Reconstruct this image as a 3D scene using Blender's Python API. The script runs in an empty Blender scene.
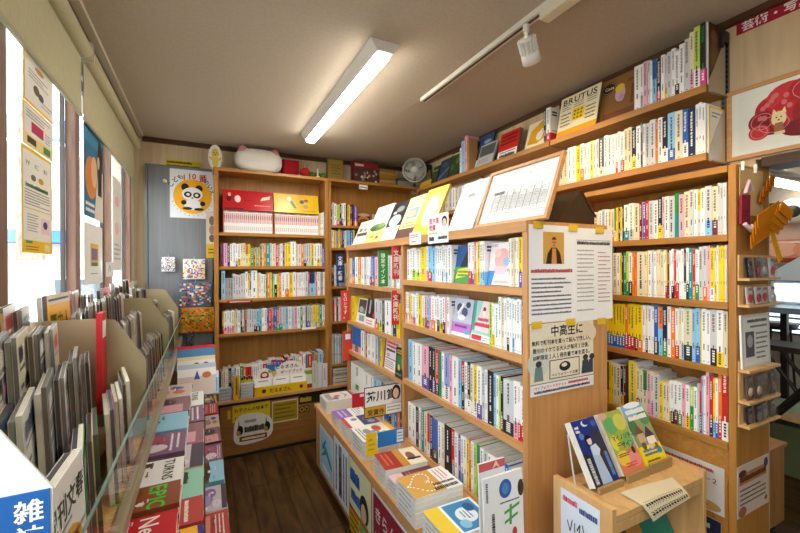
import bpy, math, random
from mathutils import Vector as V, Matrix
R = random.Random(11)
SC = bpy.context.scene
COL = SC.collection
# ---------------------------------------------------------------- camera, world, exposure
YAW, PIT, ROL, FPX, EYE = math.radians(26.67), math.radians(-.165), math.radians(-.245), 390.0, 1.52
_fw = V((math.sin(YAW)*math.cos(PIT), math.cos(YAW)*math.cos(PIT), math.sin(PIT)))
_rt = V((math.cos(YAW), -math.sin(YAW), 0))
_up = _rt.cross(_fw)
_r2 = math.cos(ROL)*_rt + math.sin(ROL)*_up
_u2 = -math.sin(ROL)*_rt + math.cos(ROL)*_up
cam = bpy.data.cameras.new('camera')
cam.sensor_fit = 'HORIZONTAL'; cam.sensor_width = 36; cam.lens = 36*FPX/800; cam.clip_start = .02; cam.clip_end = 200
camo = bpy.data.objects.new('camera', cam); COL.objects.link(camo)
m = Matrix.Identity(4)
for i in range(3):
    m[i][0] = _r2[i]; m[i][1] = _u2[i]; m[i][2] = -_fw[i]
m[0][3], m[1][3], m[2][3] = 0, 0, EYE
camo.matrix_world = m
SC.camera = camo
SC.view_settings.view_transform = 'Standard'; SC.view_settings.look = 'None'
SC.view_settings.gamma = 1; SC.view_settings.use_curve_mapping = False
SC.view_settings.exposure = 0.5
W = bpy.data.worlds.new('sky'); SC.world = W; W.use_nodes = True
bg = W.node_tree.nodes['Background']; bg.inputs[0].default_value = (.90, .95, 1, 1); bg.inputs[1].default_value = 5.0
sun = bpy.data.lights.new('sun', 'SUN'); sun.energy = 2.0; sun.angle = .01; sun.color = (1, .95, .88)
suno = bpy.data.objects.new('sun', sun); COL.objects.link(suno)
suno.rotation_euler = V((-.25, 1, -.75)).to_track_quat('-Z', 'Y').to_euler()
LAMP_W, SPOT_W, LAMP_COL = 44.0, 13.0, (1, .94, .85)

def at(px, py, X=None, Y=None, z=None):      # the point on a known plane seen at a pixel of the 800x533 frame
    d = _fw*FPX + _r2*(px-400) + _u2*(266.5-py)
    k = X/d.x if X is not None else (Y/d.y if Y is not None else (z-EYE)/d.z)
    return V((d.x*k, d.y*k, d.z*k+EYE))

# ---------------------------------------------------------------- colours and materials
def lin(h):
    if isinstance(h, tuple): return h
    h = PAL.get(h, h)
    c = [int(h[i:i+2], 16)/255 for i in (0, 2, 4)]
    return tuple((x/12.92 if x <= .04045 else ((x+.055)/1.055)**2.4) for x in c)
PAL = dict(w='efeeea', c='ece4cc', i='e3d6b4', e='c9cbcc', g='9fa09c', k='26262a', r='c8242c', o='ea7d1c', y='f2cf1e', n='2f8f48', t='1f8f94',
           b='2565b8', s='8cc4e6', p='e9a9bb', v='6b4a9c', m='6e2a2c', l='bedb62', d='1f2d5c', a='b98c55', x='e03a8c', z='8e9bd6', h='5a3d28',
           wood='d4a268', ply='d9b27c')
CN = dict(w='white', c='cream', i='ivory', e='pale grey', g='grey', k='black', r='red', o='orange', y='yellow', n='green', t='teal', b='blue', s='light blue',
          p='pink', v='purple', m='maroon', l='lime green', d='navy', a='tan', x='magenta', z='lilac', h='brown')
MATS = {}
def mat(name, rough=.5, metal=0, spec=.5, noise=0, coat=0):
    M = bpy.data.materials.new(name); M.use_nodes = True; t = M.node_tree; n = t.nodes; L = t.links
    b = n['Principled BSDF']; b.inputs['Roughness'].default_value = rough; b.inputs['Metallic'].default_value = metal
    b.inputs['Specular IOR Level'].default_value = spec; b.inputs['Coat Weight'].default_value = coat
    a = n.new('ShaderNodeAttribute'); a.attribute_name = 'Col'
    if noise:
        tc = n.new('ShaderNodeTexCoord'); nz = n.new('ShaderNodeTexNoise'); nz.inputs['Scale'].default_value = 60; nz.inputs['Detail'].default_value = 3
        L.new(tc.outputs['Object'], nz.inputs['Vector'])
        mr = n.new('ShaderNodeMapRange'); mr.inputs[3].default_value = 1-noise; mr.inputs[4].default_value = 1+noise*.6
        mx = n.new('ShaderNodeMix'); mx.data_type = 'RGBA'; mx.blend_type = 'MULTIPLY'; mx.inputs[0].default_value = 1
        L.new(nz.outputs[0], mr.inputs[0]); L.new(a.outputs['Color'], mx.inputs[6]); L.new(mr.outputs[0], mx.inputs[7]); L.new(mx.outputs[2], b.inputs['Base Color'])
    else:
        L.new(a.outputs['Color'], b.inputs['Base Color'])
    MATS[name] = M; return M
mat('paper', .6, noise=.04, spec=.3); mat('gloss', .28, spec=.4); mat('pages', .8, noise=.12, spec=.2); mat('plastic', .4); mat('metal', .35, 1)
mat('cloth', .9, noise=.08, spec=.1); mat('card', .8, noise=.1, spec=.2); mat('enamel', .3)

def grain(name, c1, c2, rough, scale, stretch, planks=None, spec=.4):
    M = bpy.data.materials.new(name); M.use_nodes = True; t = M.node_tree; n = t.nodes; L = t.links; b = n['Principled BSDF']
    b.inputs['Roughness'].default_value = rough; b.inputs['Specular IOR Level'].default_value = spec
    tc = n.new('ShaderNodeTexCoord'); mp = n.new('ShaderNodeMapping'); mp.inputs['Scale'].default_value = stretch
    L.new(tc.outputs['Object'], mp.inputs[0])
    nz = n.new('ShaderNodeTexNoise'); nz.inputs['Scale'].default_value = scale; nz.inputs['Detail'].default_value = 6; nz.inputs['Distortion'].default_value = .6
    L.new(mp.outputs[0], nz.inputs['Vector'])
    cr = n.new('ShaderNodeValToRGB'); cr.color_ramp.elements[0].color = (*lin(c1), 1); cr.color_ramp.elements[1].color = (*lin(c2), 1)
    cr.color_ramp.elements[0].position = .3; cr.color_ramp.elements[1].position = .7
    L.new(nz.outputs[0], cr.inputs[0]); out = cr.outputs[0]
    if planks:
        bt = n.new('ShaderNodeTexBrick'); bt.inputs['Scale'].default_value = 1; bt.inputs['Mortar Size'].default_value = planks[2]
        bt.inputs['Brick Width'].default_value = planks[0]; bt.inputs['Row Height'].default_value = planks[1]
        bt.inputs['Color1'].default_value = (1, 1, 1, 1); bt.inputs['Color2'].default_value = (planks[3],)*3+(1,); bt.inputs['Mortar'].default_value = (planks[4],)*3+(1,)
        mp2 = n.new('ShaderNodeMapping'); mp2.inputs['Rotation'].default_value = planks[5]; L.new(tc.outputs['Object'], mp2.inputs[0]); L.new(mp2.outputs[0], bt.inputs[0])
        mx = n.new('ShaderNodeMix'); mx.data_type = 'RGBA'; mx.blend_type = 'MULTIPLY'; mx.inputs[0].default_value = 1
        L.new(out, mx.inputs[6]); L.new(bt.outputs[0], mx.inputs[7]); out = mx.outputs[2]
    L.new(out, b.inputs['Base Color']); MATS[name] = M
HP = math.pi/2
grain('wood', 'b98450', 'cf9c66', .42, 3, (14, 1.2, 14)); grain('woodX', 'b98450', 'cf9c66', .42, 3, (1.2, 14, 14)); grain('woodZ', 'b58048', 'cb9760', .42, 3, (14, 14, 1.0))
grain('oak', 'a06c2e', 'b8833e', .42, 3, (14, 1.2, 14)); grain('oakX', 'a06c2e', 'b8833e', .42, 3, (1.2, 14, 14)); grain('oakZ', '9c682a', 'b37e3a', .42, 3, (14, 14, 1.0))
grain('pine', 'c79a62', 'dcb47c', .5, 3, (9, 9, 1.2)); grain('darkwood', '3e2413', '54341d', .4, 3, (10, 2, 10)); grain('frame', '6a4a38', '8a6650', .45, 4, (12, 12, 1))
grain('floor', '2c1a0a', '66461f', .35, 3, (7, 1.3, 7), (1.3, .11, .006, .75, .35, (0, 0, HP)))
grain('ceiling', 'b5a997', 'bdb19f', .95, 70, (1, 1, 1), spec=.1)
grain('panel', 'c6ae8a', 'd6c2a0', .6, 2.5, (14, 14, .5))
grain('woodDarkShade', '7d5226', '94652f', .42, 3, (1.2, 14, 14))  # base cabinet front: darker brown, part of it shade put into the colour
grain('panelY', 'bda27c', 'd2b995', .6, 2.5, (9, 9, .9)); grain('greypanel', '74777a', '808386', .6, 3, (20, 20, .7)); grain('plaster', 'c9c2b4', 'd2ccc0', .9, 30, (1, 1, 1), spec=.1)
grain('asphalt', '8c8b88', '9a9996', .9, 20, (1, 1, 1)); grain('facade', 'b5b0a6', 'cfcac0', .9, 4, (1, 1, 1)); grain('bark', '6c6154', 'a39a8c', .9, 8, (3, 3, 1))
grain('blind', 'b9b594', 'c3bf9e', .85, 90, (1, 1, .3), spec=.1)
def special():
    M = bpy.data.materials.new('glass'); M.use_nodes = True; n = M.node_tree.nodes; L = M.node_tree.links; n.remove(n['Principled BSDF'])
    tr = n.new('ShaderNodeBsdfTransparent'); tr.inputs[0].default_value = (.985, .995, .99, 1); gl = n.new('ShaderNodeBsdfGlossy'); gl.inputs['Roughness'].default_value = .02
    lw = n.new('ShaderNodeLayerWeight'); pw = n.new('ShaderNodeMath'); pw.operation = 'POWER'; pw.inputs[1].default_value = 4; fr = n.new('ShaderNodeMath'); fr.operation = 'MULTIPLY_ADD'; fr.inputs[1].default_value = .3; fr.inputs[2].default_value = .012
    mx = n.new('ShaderNodeMixShader'); L.new(lw.outputs['Facing'], pw.inputs[0]); L.new(pw.outputs[0], fr.inputs[0]); L.new(fr.outputs[0], mx.inputs[0]); L.new(tr.outputs[0], mx.inputs[1]); L.new(gl.outputs[0], mx.inputs[2]); L.new(mx.outputs[0], n['Material Output'].inputs[0])
    MATS['glass'] = M
    M = bpy.data.materials.new('clear_wrap'); M.use_nodes = True; n = M.node_tree.nodes; L = M.node_tree.links; n.remove(n['Principled BSDF'])
    tr = n.new('ShaderNodeBsdfTransparent'); gl = n.new('ShaderNodeBsdfGlossy'); gl.inputs['Roughness'].default_value = .1; mx = n.new('ShaderNodeMixShader'); mx.inputs[0].default_value = .16
    L.new(tr.outputs[0], mx.inputs[1]); L.new(gl.outputs[0], mx.inputs[2]); L.new(mx.outputs[0], n['Material Output'].inputs[0]); MATS['clear_wrap'] = M
    for nm, c, s in (('lamp', LAMP_COL, LAMP_W), ('spotlens', (1, .8, .5), 6), ('striplight', (1, .93, .8), 12), ('pale_glow', (.75, .88, 1), 1.1)):
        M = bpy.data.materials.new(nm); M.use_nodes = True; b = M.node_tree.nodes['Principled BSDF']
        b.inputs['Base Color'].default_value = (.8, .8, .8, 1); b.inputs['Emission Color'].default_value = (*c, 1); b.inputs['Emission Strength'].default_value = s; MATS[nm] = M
special()

# ---------------------------------------------------------------- mesh building
_gl = {}
def glyph(ch, bold):
    k = (ch, bold)
    if k not in _gl:
        c = bpy.data.curves.new('glyph', 'FONT'); c.body = ch; c.resolution_u = 2; c.offset = .018 if bold else 0
        o = bpy.data.objects.new('glyph', c); COL.objects.link(o)
        me = o.evaluated_get(bpy.context.evaluated_depsgraph_get()).to_mesh()
        vs = [(v.co.x, v.co.y) for v in me.vertices]; fs = [tuple(p.vertices) for p in me.polygons]
        adv = 1.0 if ord(ch) > 0x2000 else (max([v[0] for v in vs])+.06 if vs else .3)
        _gl[k] = (vs, fs, adv)
        bpy.data.objects.remove(o); bpy.data.curves.remove(c)
    return _gl[k]

class MB:
    def __init__(s, mt='paper'):
        s.v = []; s.f = []; s.c = []; s.m = []; s.mt = mt; s.sm = []
    def face(s, pts, col, mt=None, sm=False):
        b = len(s.v); s.v += [V(p) for p in pts]; s.f.append(tuple(range(b, b+len(pts)))); s.c.append(lin(col)); s.m.append(mt or s.mt); s.sm.append(sm)
    def faces(s, vs, fs, col, mt=None, sm=False):
        b = len(s.v); s.v += [V(p) for p in vs]; col = lin(col)
        for f in fs: s.f.append(tuple(b+i for i in f)); s.c.append(col); s.m.append(mt or s.mt); s.sm.append(sm)
    def obox(s, o, a, b, c, col, mt=None, top=None):
        o, a, b, c = V(o), V(a), V(b), V(c)
        if a.cross(b).dot(c) < 0: a, b = b, a
        p = [o, o+a, o+a+b, o+b, o+c, o+a+c, o+a+b+c, o+b+c]
        s.faces(p, [(3, 2, 1, 0), (0, 1, 5, 4), (1, 2, 6, 5), (2, 3, 7, 6), (3, 0, 4, 7)], col, mt); s.faces(p, [(4, 5, 6, 7)], top or col, mt)
    def box(s, x0, y0, z0, x1, y1, z1, col='wood', mt=None):
        s.obox((x0, y0, z0), (x1-x0, 0, 0), (0, y1-y0, 0), (0, 0, z1-z0), col, mt)
    def tube(s, pts, r, col, n=10, mt=None, sm=True, caps=True):
        pts = [V(p) for p in pts]; rs = r if isinstance(r, (list, tuple)) else [r]*len(pts); rings = []; prev = None
        for i, p in enumerate(pts):
            t = (pts[min(i+1, len(pts)-1)]-pts[max(i-1, 0)]).normalized()
            if prev is None: prev = t.orthogonal().normalized()
            a = (prev-t*prev.dot(t)).normalized(); prev = a; b = t.cross(a)
            rings.append([p+(a*math.cos(2*math.pi*k/n)+b*math.sin(2*math.pi*k/n))*rs[i] for k in range(n)])
        vs = [q for r_ in rings for q in r_]
        fs = [(i*n+k, i*n+(k+1) % n, (i+1)*n+(k+1) % n, (i+1)*n+k) for i in range(len(pts)-1) for k in range(n)]
        s.faces(vs, fs, col, mt, sm)
        if caps: s.face(rings[0][::-1], col, mt); s.face(rings[-1], col, mt)
    def lathe(s, c, ax, prof, col, n=20, mt=None):
        c, ax = V(c), V(ax).normalized()
        s.tube_prof([c+ax*h for h, r in prof], ax, [max(r, .0003) for h, r in prof], col, n, mt)
    def tube_prof(s, pts, ax, rs, col, n, mt):
        a = ax.orthogonal().normalized(); b = ax.cross(a); vs = []
        for p, r in zip(pts, rs): vs += [p+(a*math.cos(2*math.pi*k/n)+b*math.sin(2*math.pi*k/n))*r for k in range(n)]
        s.faces(vs, [(i*n+k, i*n+(k+1) % n, (i+1)*n+(k+1) % n, (i+1)*n+k) for i in range(len(pts)-1) for k in range(n)], col, mt, True)
    def prism(s, pts, d, col, mt=None):
        pts = [V(p) for p in pts]; d = V(d); n = len(pts); nr = V((0, 0, 0))
        for i in range(n): nr += pts[i].cross(pts[(i+1) % n])
        if nr.dot(d) > 0: pts = pts[::-1]
        s.faces(pts+[p+d for p in pts], [tuple(range(n)), tuple(range(2*n-1, n-1, -1))]+[((i+1) % n, i, n+i, n+(i+1) % n) for i in range(n)], col, mt)
    def build(s, name, parent=None, local=False, bevel=0):
        me = bpy.data.meshes.new(name); vs = s.v; c = V((0, 0, 0))
        if not local and vs:
            xs = [v.x for v in vs]; ys = [v.y for v in vs]
            c = V(((min(xs)+max(xs))/2, (min(ys)+max(ys))/2, min(v.z for v in vs)))
            vs = [v-c for v in vs]
        me.from_pydata([tuple(v) for v in vs], [], s.f)
        names = []
        for x in s.m:
            if x not in names: names.append(x)
        for x in names: me.materials.append(MATS[x])
        ix = {x: i for i, x in enumerate(names)}
        me.polygons.foreach_set('material_index', [ix[x] for x in s.m]); me.polygons.foreach_set('use_smooth', s.sm)
        at_ = me.color_attributes.new('Col', 'FLOAT_COLOR', 'CORNER'); buf = []
        for f, cc in zip(s.f, s.c): buf += [cc[0], cc[1], cc[2], 1.0]*len(f)
        at_.data.foreach_set('color', buf)
        o = bpy.data.objects.new(name, me); COL.objects.link(o)
        if parent is not None:
            o.parent = parent
            if not local: o.location = c-WL[parent]; 
            WL[o] = c if not local else V((0, 0, 0))
        else: o.location = c; WL[o] = c
        if bevel:
            b = o.modifiers.new('bevel', 'BEVEL'); b.width = bevel; b.segments = 2; b.limit_method = 'ANGLE'
        return o
WL = {}
def tag(o, label=None, cat=None, group=None, kind=None):
    if label: o['label'] = label
    if cat: o['category'] = cat
    if group: o['group'] = group
    if kind: o['kind'] = kind
    return o
def thing(name, label, cat, loc=(0, 0, 0), group=None, rotz=0):
    o = bpy.data.objects.new(name, None); COL.objects.link(o); o.location = loc; o.rotation_euler = (0, 0, rotz); o.empty_display_size = .05
    WL[o] = V(loc); return tag(o, label, cat, group)
def struct(o): o['kind'] = 'structure'; return o

class Panel:                                   # a flat face to print on: o bottom left, a along the width, b up, in metres
    def __init__(s, mb, o, a, b, w, h, lift=.0004, mt=None):
        s.mb, s.o, s.a, s.b, s.w, s.h, s.mt = mb, V(o), V(a).normalized(), V(b).normalized(), w, h, mt
        s.n = s.a.cross(s.b).normalized(); s.k = lift; s.q = 0; s.hold = False
    def p(s, u, v, l=0): return s.o+s.a*(u*s.w)+s.b*(v*s.h)+s.n*(l*s.k+s.q*1.6e-5)
    def bump(s):
        if not s.hold: s.q += 1
    def poly(s, pts, col, l=1): s.bump(); s.mb.face([s.p(u, v, l) for u, v in pts], col, s.mt)
    def rect(s, u0, v0, u1, v1, col, l=1): s.poly([(u0, v0), (u1, v0), (u1, v1), (u0, v1)], col, l)
    def ell(s, u, v, ru, rv, col, l=1, n=20, a0=0, a1=360):
        k = n if a1-a0 >= 360 else n+1
        s.poly([(u+ru*math.cos(math.radians(a0+(a1-a0)*i/n)), v+rv*math.sin(math.radians(a0+(a1-a0)*i/n))) for i in range(k)], col, l)
    def ring(s, u, v, ru, rv, th, col, l=1, n=24):
        s.bump(); s.hold = True
        for i in range(n):
            q = [(u+(ru-d*th)*math.cos(2*math.pi*j/n), v+(rv-d*th*s.w/s.h)*math.sin(2*math.pi*j/n)) for j, d in ((i, 0), (i+1, 0), (i+1, 1), (i, 1))]
            s.poly(q, col, l)
        s.hold = False
    def text(s, t, u, v, h, col, l=2, bold=True, vert=False, center=False, wid=None, ang=0, ital=0):   # h in metres
        s.bump(); x = y = 0.0; g = [glyph(ch, bold) for ch in t]
        tot = sum(q[2] for q in g); sx = 1.0
        if wid and not vert: sx = wid*s.w/(tot*h)
        ox = -tot*h*sx/2 if center and not vert else 0
        ca, sa = math.cos(math.radians(ang)), math.sin(math.radians(ang)); base = s.p(u, v, l)
        for vs, fs, adv in g:
            if vs:
                P = []
                for a, b in vs:
                    X, Y = (a*h*sx+x+ox, b*h) if not vert else (a*h, b*h-.88*h+y)
                    X += ital*Y; P.append(base+s.a*(X*ca-Y*sa)+s.b*(X*sa+Y*ca))
                s.mb.faces(P, fs, col, s.mt)
            if vert: y -= h*1.02
            else: x += adv*h*sx
    def lines(s, u0, v0, u1, v1, rows, col, l=2, fill=.42, rnd=R, vert=False):      # rows of marks too small to read
        s.bump(); s.hold = True
        for i in range(rows):
            if not vert:
                y = v1-(i+.5)*(v1-v0)/rows; hh = (v1-v0)/rows*fill/2; x = u0; end = u1 if rnd.random() < .7 else u0+(u1-u0)*rnd.uniform(.5, .95)
                while x < end:
                    d = rnd.uniform(.012, .04)*.15/s.w*1.2; s.rect(x, y-hh, min(x+d, u1), y+hh*rnd.uniform(.5, 1), col, l); x += d+.004*.15/s.w*rnd.uniform(1, 2)
            else:
                x = u1-(i+.5)*(u1-u0)/rows; hh = (u1-u0)/rows*fill/2; y = v1
                while y > v0:
                    d = rnd.uniform(.012, .04)*.2/s.h; s.rect(x-hh, max(v0, y-d), x+hh, y, col, l); y -= d+.005*.2/s.h*rnd.uniform(1, 2)
        s.hold = False
    def draw(s, D):
        for d in D:
            k, a = d[0], d[1:]
            if k == 'r': s.rect(*a)
            elif k == 'e': s.ell(*a)
            elif k == 'p': s.poly(*a)
            elif k == 't': s.text(a[0], a[1], a[2], a[3]*s.h, a[4], a[5] if len(a) > 5 else 3, wid=a[6] if len(a) > 6 else None)
            elif k == 'T': s.text(a[0], a[1], a[2], a[3]*s.h, a[4], a[5] if len(a) > 5 else 3, vert=True)
            elif k == 'l': s.lines(*a)
            elif k == 'L': s.lines(*a, vert=True)

def sheet(name, label, cat, o, a, b, w, h, col, draw, group=None, th=.0008, mt='paper', parent=None):    # a sheet of paper, a card or a sign
    mb = MB(mt); a = V(a).normalized(); b = V(b).normalized(); n = a.cross(b)
    mb.obox(V(o), a*w, b*h, -n*th, 'efeeea'); P = Panel(mb, o, a, b, w, h, .0003); P.rect(0, 0, 1, 1, col, 1)
    if callable(draw): draw(P)
    else: P.draw(draw)
    ob = mb.build(name, parent)
    return ob if parent is not None else tag(ob, label, cat, group)
XP, YP, ZP = V((1, 0, 0)), V((0, 1, 0)), V((0, 0, 1))
FX = V((0, -1, 0))            # rightwards along a face that looks towards -X (seen from the aisle)
# ---------------------------------------------------------------- the room
def shell(name, boxes, mt, col='w'):
    mb = MB(mt)
    for b in boxes: mb.box(*b, col)
    return struct(mb.build(name))
ZC = 2.52
shell('floor', [(-.62, -1.9, -.08, 4.7, 3.7, 0)], 'floor')
shell('ceiling', [(-.62, -1.9, ZC, 2.06, 3.7, ZC+.08)], 'ceiling')
shell('ceiling_side', [(2.06, -1.9, 2.2, 4.7, 3.7, 2.28)], 'plaster')
shell('wall_back', [(-.62, 3.58, 0, 4.7, 3.7, 2.6)], 'panel')
shell('wall_left', [(-.62, -1.9, 0, -.5, 3.58, 1.12), (-.62, -1.9, 2.40, -.5, 3.58, ZC), (-.62, 3.452, 1.12, -.5005, 3.58, 2.40), (-.62, -1.9, 1.12, -.5, -1.2, 2.40)], 'plaster')
shell('wall_right', [(1.945, .745, 0, 2.06, 3.58, ZC), (1.945, -1.9, 1.93, 2.06, .745, ZC)], 'panelY')
shell('wall_front', [(-.62, -2.0, 0, 4.7, -1.9, 2.6)], 'plaster')
shell('wall_far', [(4.6, -1.9, 0, 4.7, 3.58, 2.28)], 'plaster', 'd8cfc4')
shell('trim_1', [(-.42, 3.555, ZC-.035, 1.92, 3.58, ZC)], 'darkwood')
shell('trim_2', [(1.92, -1.9, ZC-.026, 1.945, 3.555, ZC)], 'darkwood')
shell('trim_3', [(1.925, -1.9, 1.895, 2.06, .72, 1.93)], 'darkwood')
# ceiling seams where the paper joins
mb = MB('ceiling'); mb.box(.30, -1.9, ZC-.0003, .304, 3.5, ZC, 'w'); mb.box(1.163, 2.05, ZC-.0004, 1.18, 3.1, ZC, 'w'); struct(mb.build('trim_4'))
# windows: brown timber posts, dark aluminium sashes and clear panes
posts = [(-1.2, -1.14), (.1, .16), (1.37, 1.43), (2.065, 2.13), (2.745, 2.77), (3.40, 3.45)]
for i, (a, b) in enumerate(posts):
    mb = MB('frame'); mb.box(-.512, a, 1.12, -.478, b, 2.40); struct(mb.build('trim_%d' % (i+5)))
for i in range(len(posts)-1):
    a, b = posts[i][1], posts[i+1][0]
    w = thing('window_%d' % (i+1), None, None, (-.55, (a+b)/2, 1.12)); struct(w)
    mb = MB('enamel'); k = '2f2824'; s = .014
    mb.box(-.526, a, 1.12, -.5125, a+s, 2.40, k); mb.box(-.526, b-s, 1.12, -.5125, b, 2.40, k); mb.box(-.526, a+s, 1.12, -.5125, b-s, 1.17, k); mb.box(-.526, a+s, 2.35, -.5125, b-s, 2.40, k)
    mb.build('sash', w)
    g = MB('glass'); g.box(-.521, a+s, 1.17, -.517, b-s, 2.35); g.build('glass_pane', w)
mb = MB('plaster'); mb.box(-.5, 3.452, 1.12, -.478, 3.58, 2.4, 'w'); struct(mb.build('trim_11'))
# outside: a sunny street
mb = MB('asphalt'); mb.box(-30, -10, -.3, -.63, 40, -.15); struct(mb.build('ground'))
def house(lab, x0, x1, y0, y1, h, col, roofcol, shop):
    t = thing('house', lab, 'house', ((x0+x1)/2, y0, -.15), 'houses across the street')
    mb = MB('facade'); mb.box(x0, y0, -.15, x1, y1, h, col); mb.build('wall', t)
    mb = MB('plastic'); mb.prism([(x0-.3, y0-.5, h), (x1+.3, y0-.5, h), (x1+.3, (y0+y1)/2, h+1.5), (x0-.3, (y0+y1)/2, h+1.5)], (0, 0, .12), roofcol); mb.build('roof', t)
    n = max(1, int((x1-x0)/1.6))
    for k in range(n):
        cx = x0+(k+.5)*(x1-x0)/n
        mb = MB('enamel'); mb.box(cx-.45, y0-.06, h*.55, cx+.45, y0-.001, h*.55+1.1, '6b7885'); mb.build('window', t)
        if k == n//2 and shop:
            mb = MB('enamel'); mb.box(cx-.5, y0-.07, -.15, cx+.5, y0-.001, 1.95, '7a5238'); mb.build('door', t)
    if shop:
        mb = MB('cloth'); mb.prism([(x0, y0-.9, 2.3), (x0, y0-.002, 2.75), (x0, y0-.002, 2.3)], (x1-x0, 0, 0), shop); mb.build('awning', t)
house('white two storey house with a brown door and blue awning outside the window', -9.5, -4.1, 17, 22, 5.6, 'eceae4', '5f7fae', '3f6fb5')
house('low cream house further along the street behind the parked car', -3.0, -.9, 24, 27, 4.8, 'efe6d6', '8b5c4a', None)
mb = MB('bark'); mb.lathe((-2.05, 6.9, -.15), ZP, [(0, .26), (.6, .2), (1.9, .17), (3.4, .15), (4.4, .1)], 'w', 14); t = tag(mb.build('tree_trunk'), 'pale trunk of the street tree seen below the hanging posters', 'tree')
mb = MB('cloth'); mb.lathe((-2.05, 6.9, .6), ZP, [(0, .215), (.35, .225), (.8, .205), (1.0, .19)], 'd9dcd8', 14); mb.build('wrapping', t)
def car():
    t = thing('car', 'white hatchback parked on the street outside the window', 'car', (-2.3, 10.5, -.15))
    prof = [(0, .35), (.05, .8), (.9, .95), (1.5, 1.42), (2.9, 1.45), (3.55, .98), (3.7, .4), (3.6, .25), (.1, .25)]
    mb = MB('gloss'); mb.prism([(-3.1, 9.3+a, b-.15) for a, b in prof], (1.6, 0, 0), 'f2f2f0'); mb.build('body', t, bevel=.06)
    mb = MB('gloss'); mb.prism([(-3.115, 9.3+a, b-.15) for a, b in [(1.1, .98), (1.6, 1.36), (2.8, 1.38), (3.3, 1.0)]], (1.63, 0, 0), '39434c'); mb.build('side_window', t)
    mb = MB('gloss'); mb.prism([(-2.95, 9.3+a, b-.15) for a, b in [(.93, 1.0), (1.42, 1.39), (1.40, 1.40), (.90, 1.0)]], (1.3, 0, 0), '39434c'); mb.build('windscreen', t)
    for x in (-3.12, -1.66):
        for y in (.75, 2.95):
            mb = MB('plastic'); mb.lathe((x, 9.3+y, .15), XP, [(0, .05), (0, .28), (.16, .28), (.16, .05)], '1c1c1e', 18); mb.build('wheel', t)
car()

# ---------------------------------------------------------------- shelving
def part(t, name, boxes, mt='wood', col='w', bevel=.002):
    mb = MB(mt)
    for b in boxes: mb.box(*b, col)
    return mb.build(name, t, bevel=bevel)
# the island bookcase
ISL = thing('island_bookcase', 'light oak island bookcase with posters taped to its end panel', 'bookcase', (1.27, 2.06, 0))
part(ISL, 'end_panel', [(1.05, 1.06, 0, 1.494, 1.085, 1.64)], 'woodZ')
part(ISL, 'end_panel', [(1.05, 3.045, 0, 1.494, 3.07, 1.64)], 'woodZ')
part(ISL, 'divider', [(1.052, 2.055, .5, 1.27, 2.08, 1.64)], 'woodZ')
part(ISL, 'back_panel', [(1.27, 1.085, 0, 1.28, 3.045, 1.64)], 'woodZ')
part(ISL, 'back_panel', [(1.474, 1.085, 0, 1.484, 3.045, 1.64)], 'woodZ')
part(ISL, 'top_board', [(1.045, 1.0602, 1.6405, 1.498, 3.075, 1.682)], 'wood')
INEAR = [1.435, 1.182, .852]; IFAR = [1.378, 1.075, .835]
for z in INEAR: part(ISL, 'shelf', [(1.05, 1.0855, z-.03, 1.27, 2.0545, z)])
for z in IFAR: part(ISL, 'shelf', [(1.05, 2.0805, z-.03, 1.27, 3.0445, z)])
part(ISL, 'bottom_board', [(1.052, 1.0855, .47, 1.27, 2.0545, .5), (1.052, 2.0805, .47, 1.27, 3.0445, .5)])
PLA = thing('display_plinth', 'low oak display plinth in front of the island bookcase', 'cabinet', (.89, 1.95, 0))
part(PLA, 'top', [(.722, .97, .478, 1.048, 2.86, .5)])
part(PLA, 'front_panel', [(.732, .99, .06, .75, 2.845, .4775)], 'woodX'); part(PLA, 'kick_board', [(.75, 1.0, 0, .765, 2.83, .06)], 'darkwood')
part(PLA, 'end_panel', [(.7505, 2.825, .06, 1.048, 2.845, .4775)], 'woodZ'); part(PLA, 'end_panel', [(.7505, .99, .06, 1.048, 1.01, .4775)], 'woodZ')
# the wall bookcase on the right and its two shelves above
RT = [1.63, 1.377, 1.13, .855]
RC = thing('wall_bookcase', 'tall oak bookcase along the right wall with product racks on its end', 'bookcase', (1.84, 1.8, 0))
part(RC, 'end_panel', [(1.732, .72, 0, 1.985, .7445, 1.885)], 'oakZ')
part(RC, 'end_panel', [(1.732, 2.88, 0, 1.943, 2.905, 1.885)], 'oakZ')
part(RC, 'divider', [(1.735, 1.66, .855, 1.935, 1.685, 1.86)], 'oakZ')
part(RC, 'back_panel', [(1.935, .7455, 0, 1.943, 2.879, 1.86)], 'oakZ')
part(RC, 'top_board', [(1.728, .7455, 1.86, 1.943, 2.879, 1.885)], 'oak')
for z in RT: part(RC, 'shelf', [(1.73, .7455, z-.026, 1.934, 1.6595, z), (1.73, 1.6855, z-.026, 1.934, 2.879, z)], 'oak')
part(RC, 'base_panel', [(1.738, .7455, .05, 1.755, 2.879, .828)], 'oakX'); part(RC, 'base_rail', [(1.728, .7455, .70, 1.7375, 2.879, .725)], 'oak')
part(RC, 'base_stile', [(1.728, .7455, .05, 1.7375, .79, .699)], 'oakZ')
US = {}
for nm, z, ya, yb, lab in (('a', 2.238, .842, 1.625, 'upper oak wall shelf holding slim books and a brown card sheet'), ('b', 2.238, 1.635, 3.2, 'upper oak wall shelf holding leaning books near the fan'),
                           ('c', 1.965, .842, 1.625, 'lower oak wall shelf of pocket books above the wall bookcase'), ('d', 1.965, 1.635, 3.2, 'lower oak wall shelf behind the drawings on the island')):
    mb = MB('oak'); mb.box(1.79, ya, z-.03, 1.938, yb, z); US[nm] = tag(mb.build('wall_shelf', bevel=.002), lab, 'shelf', 'wall shelves on the right')
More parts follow.
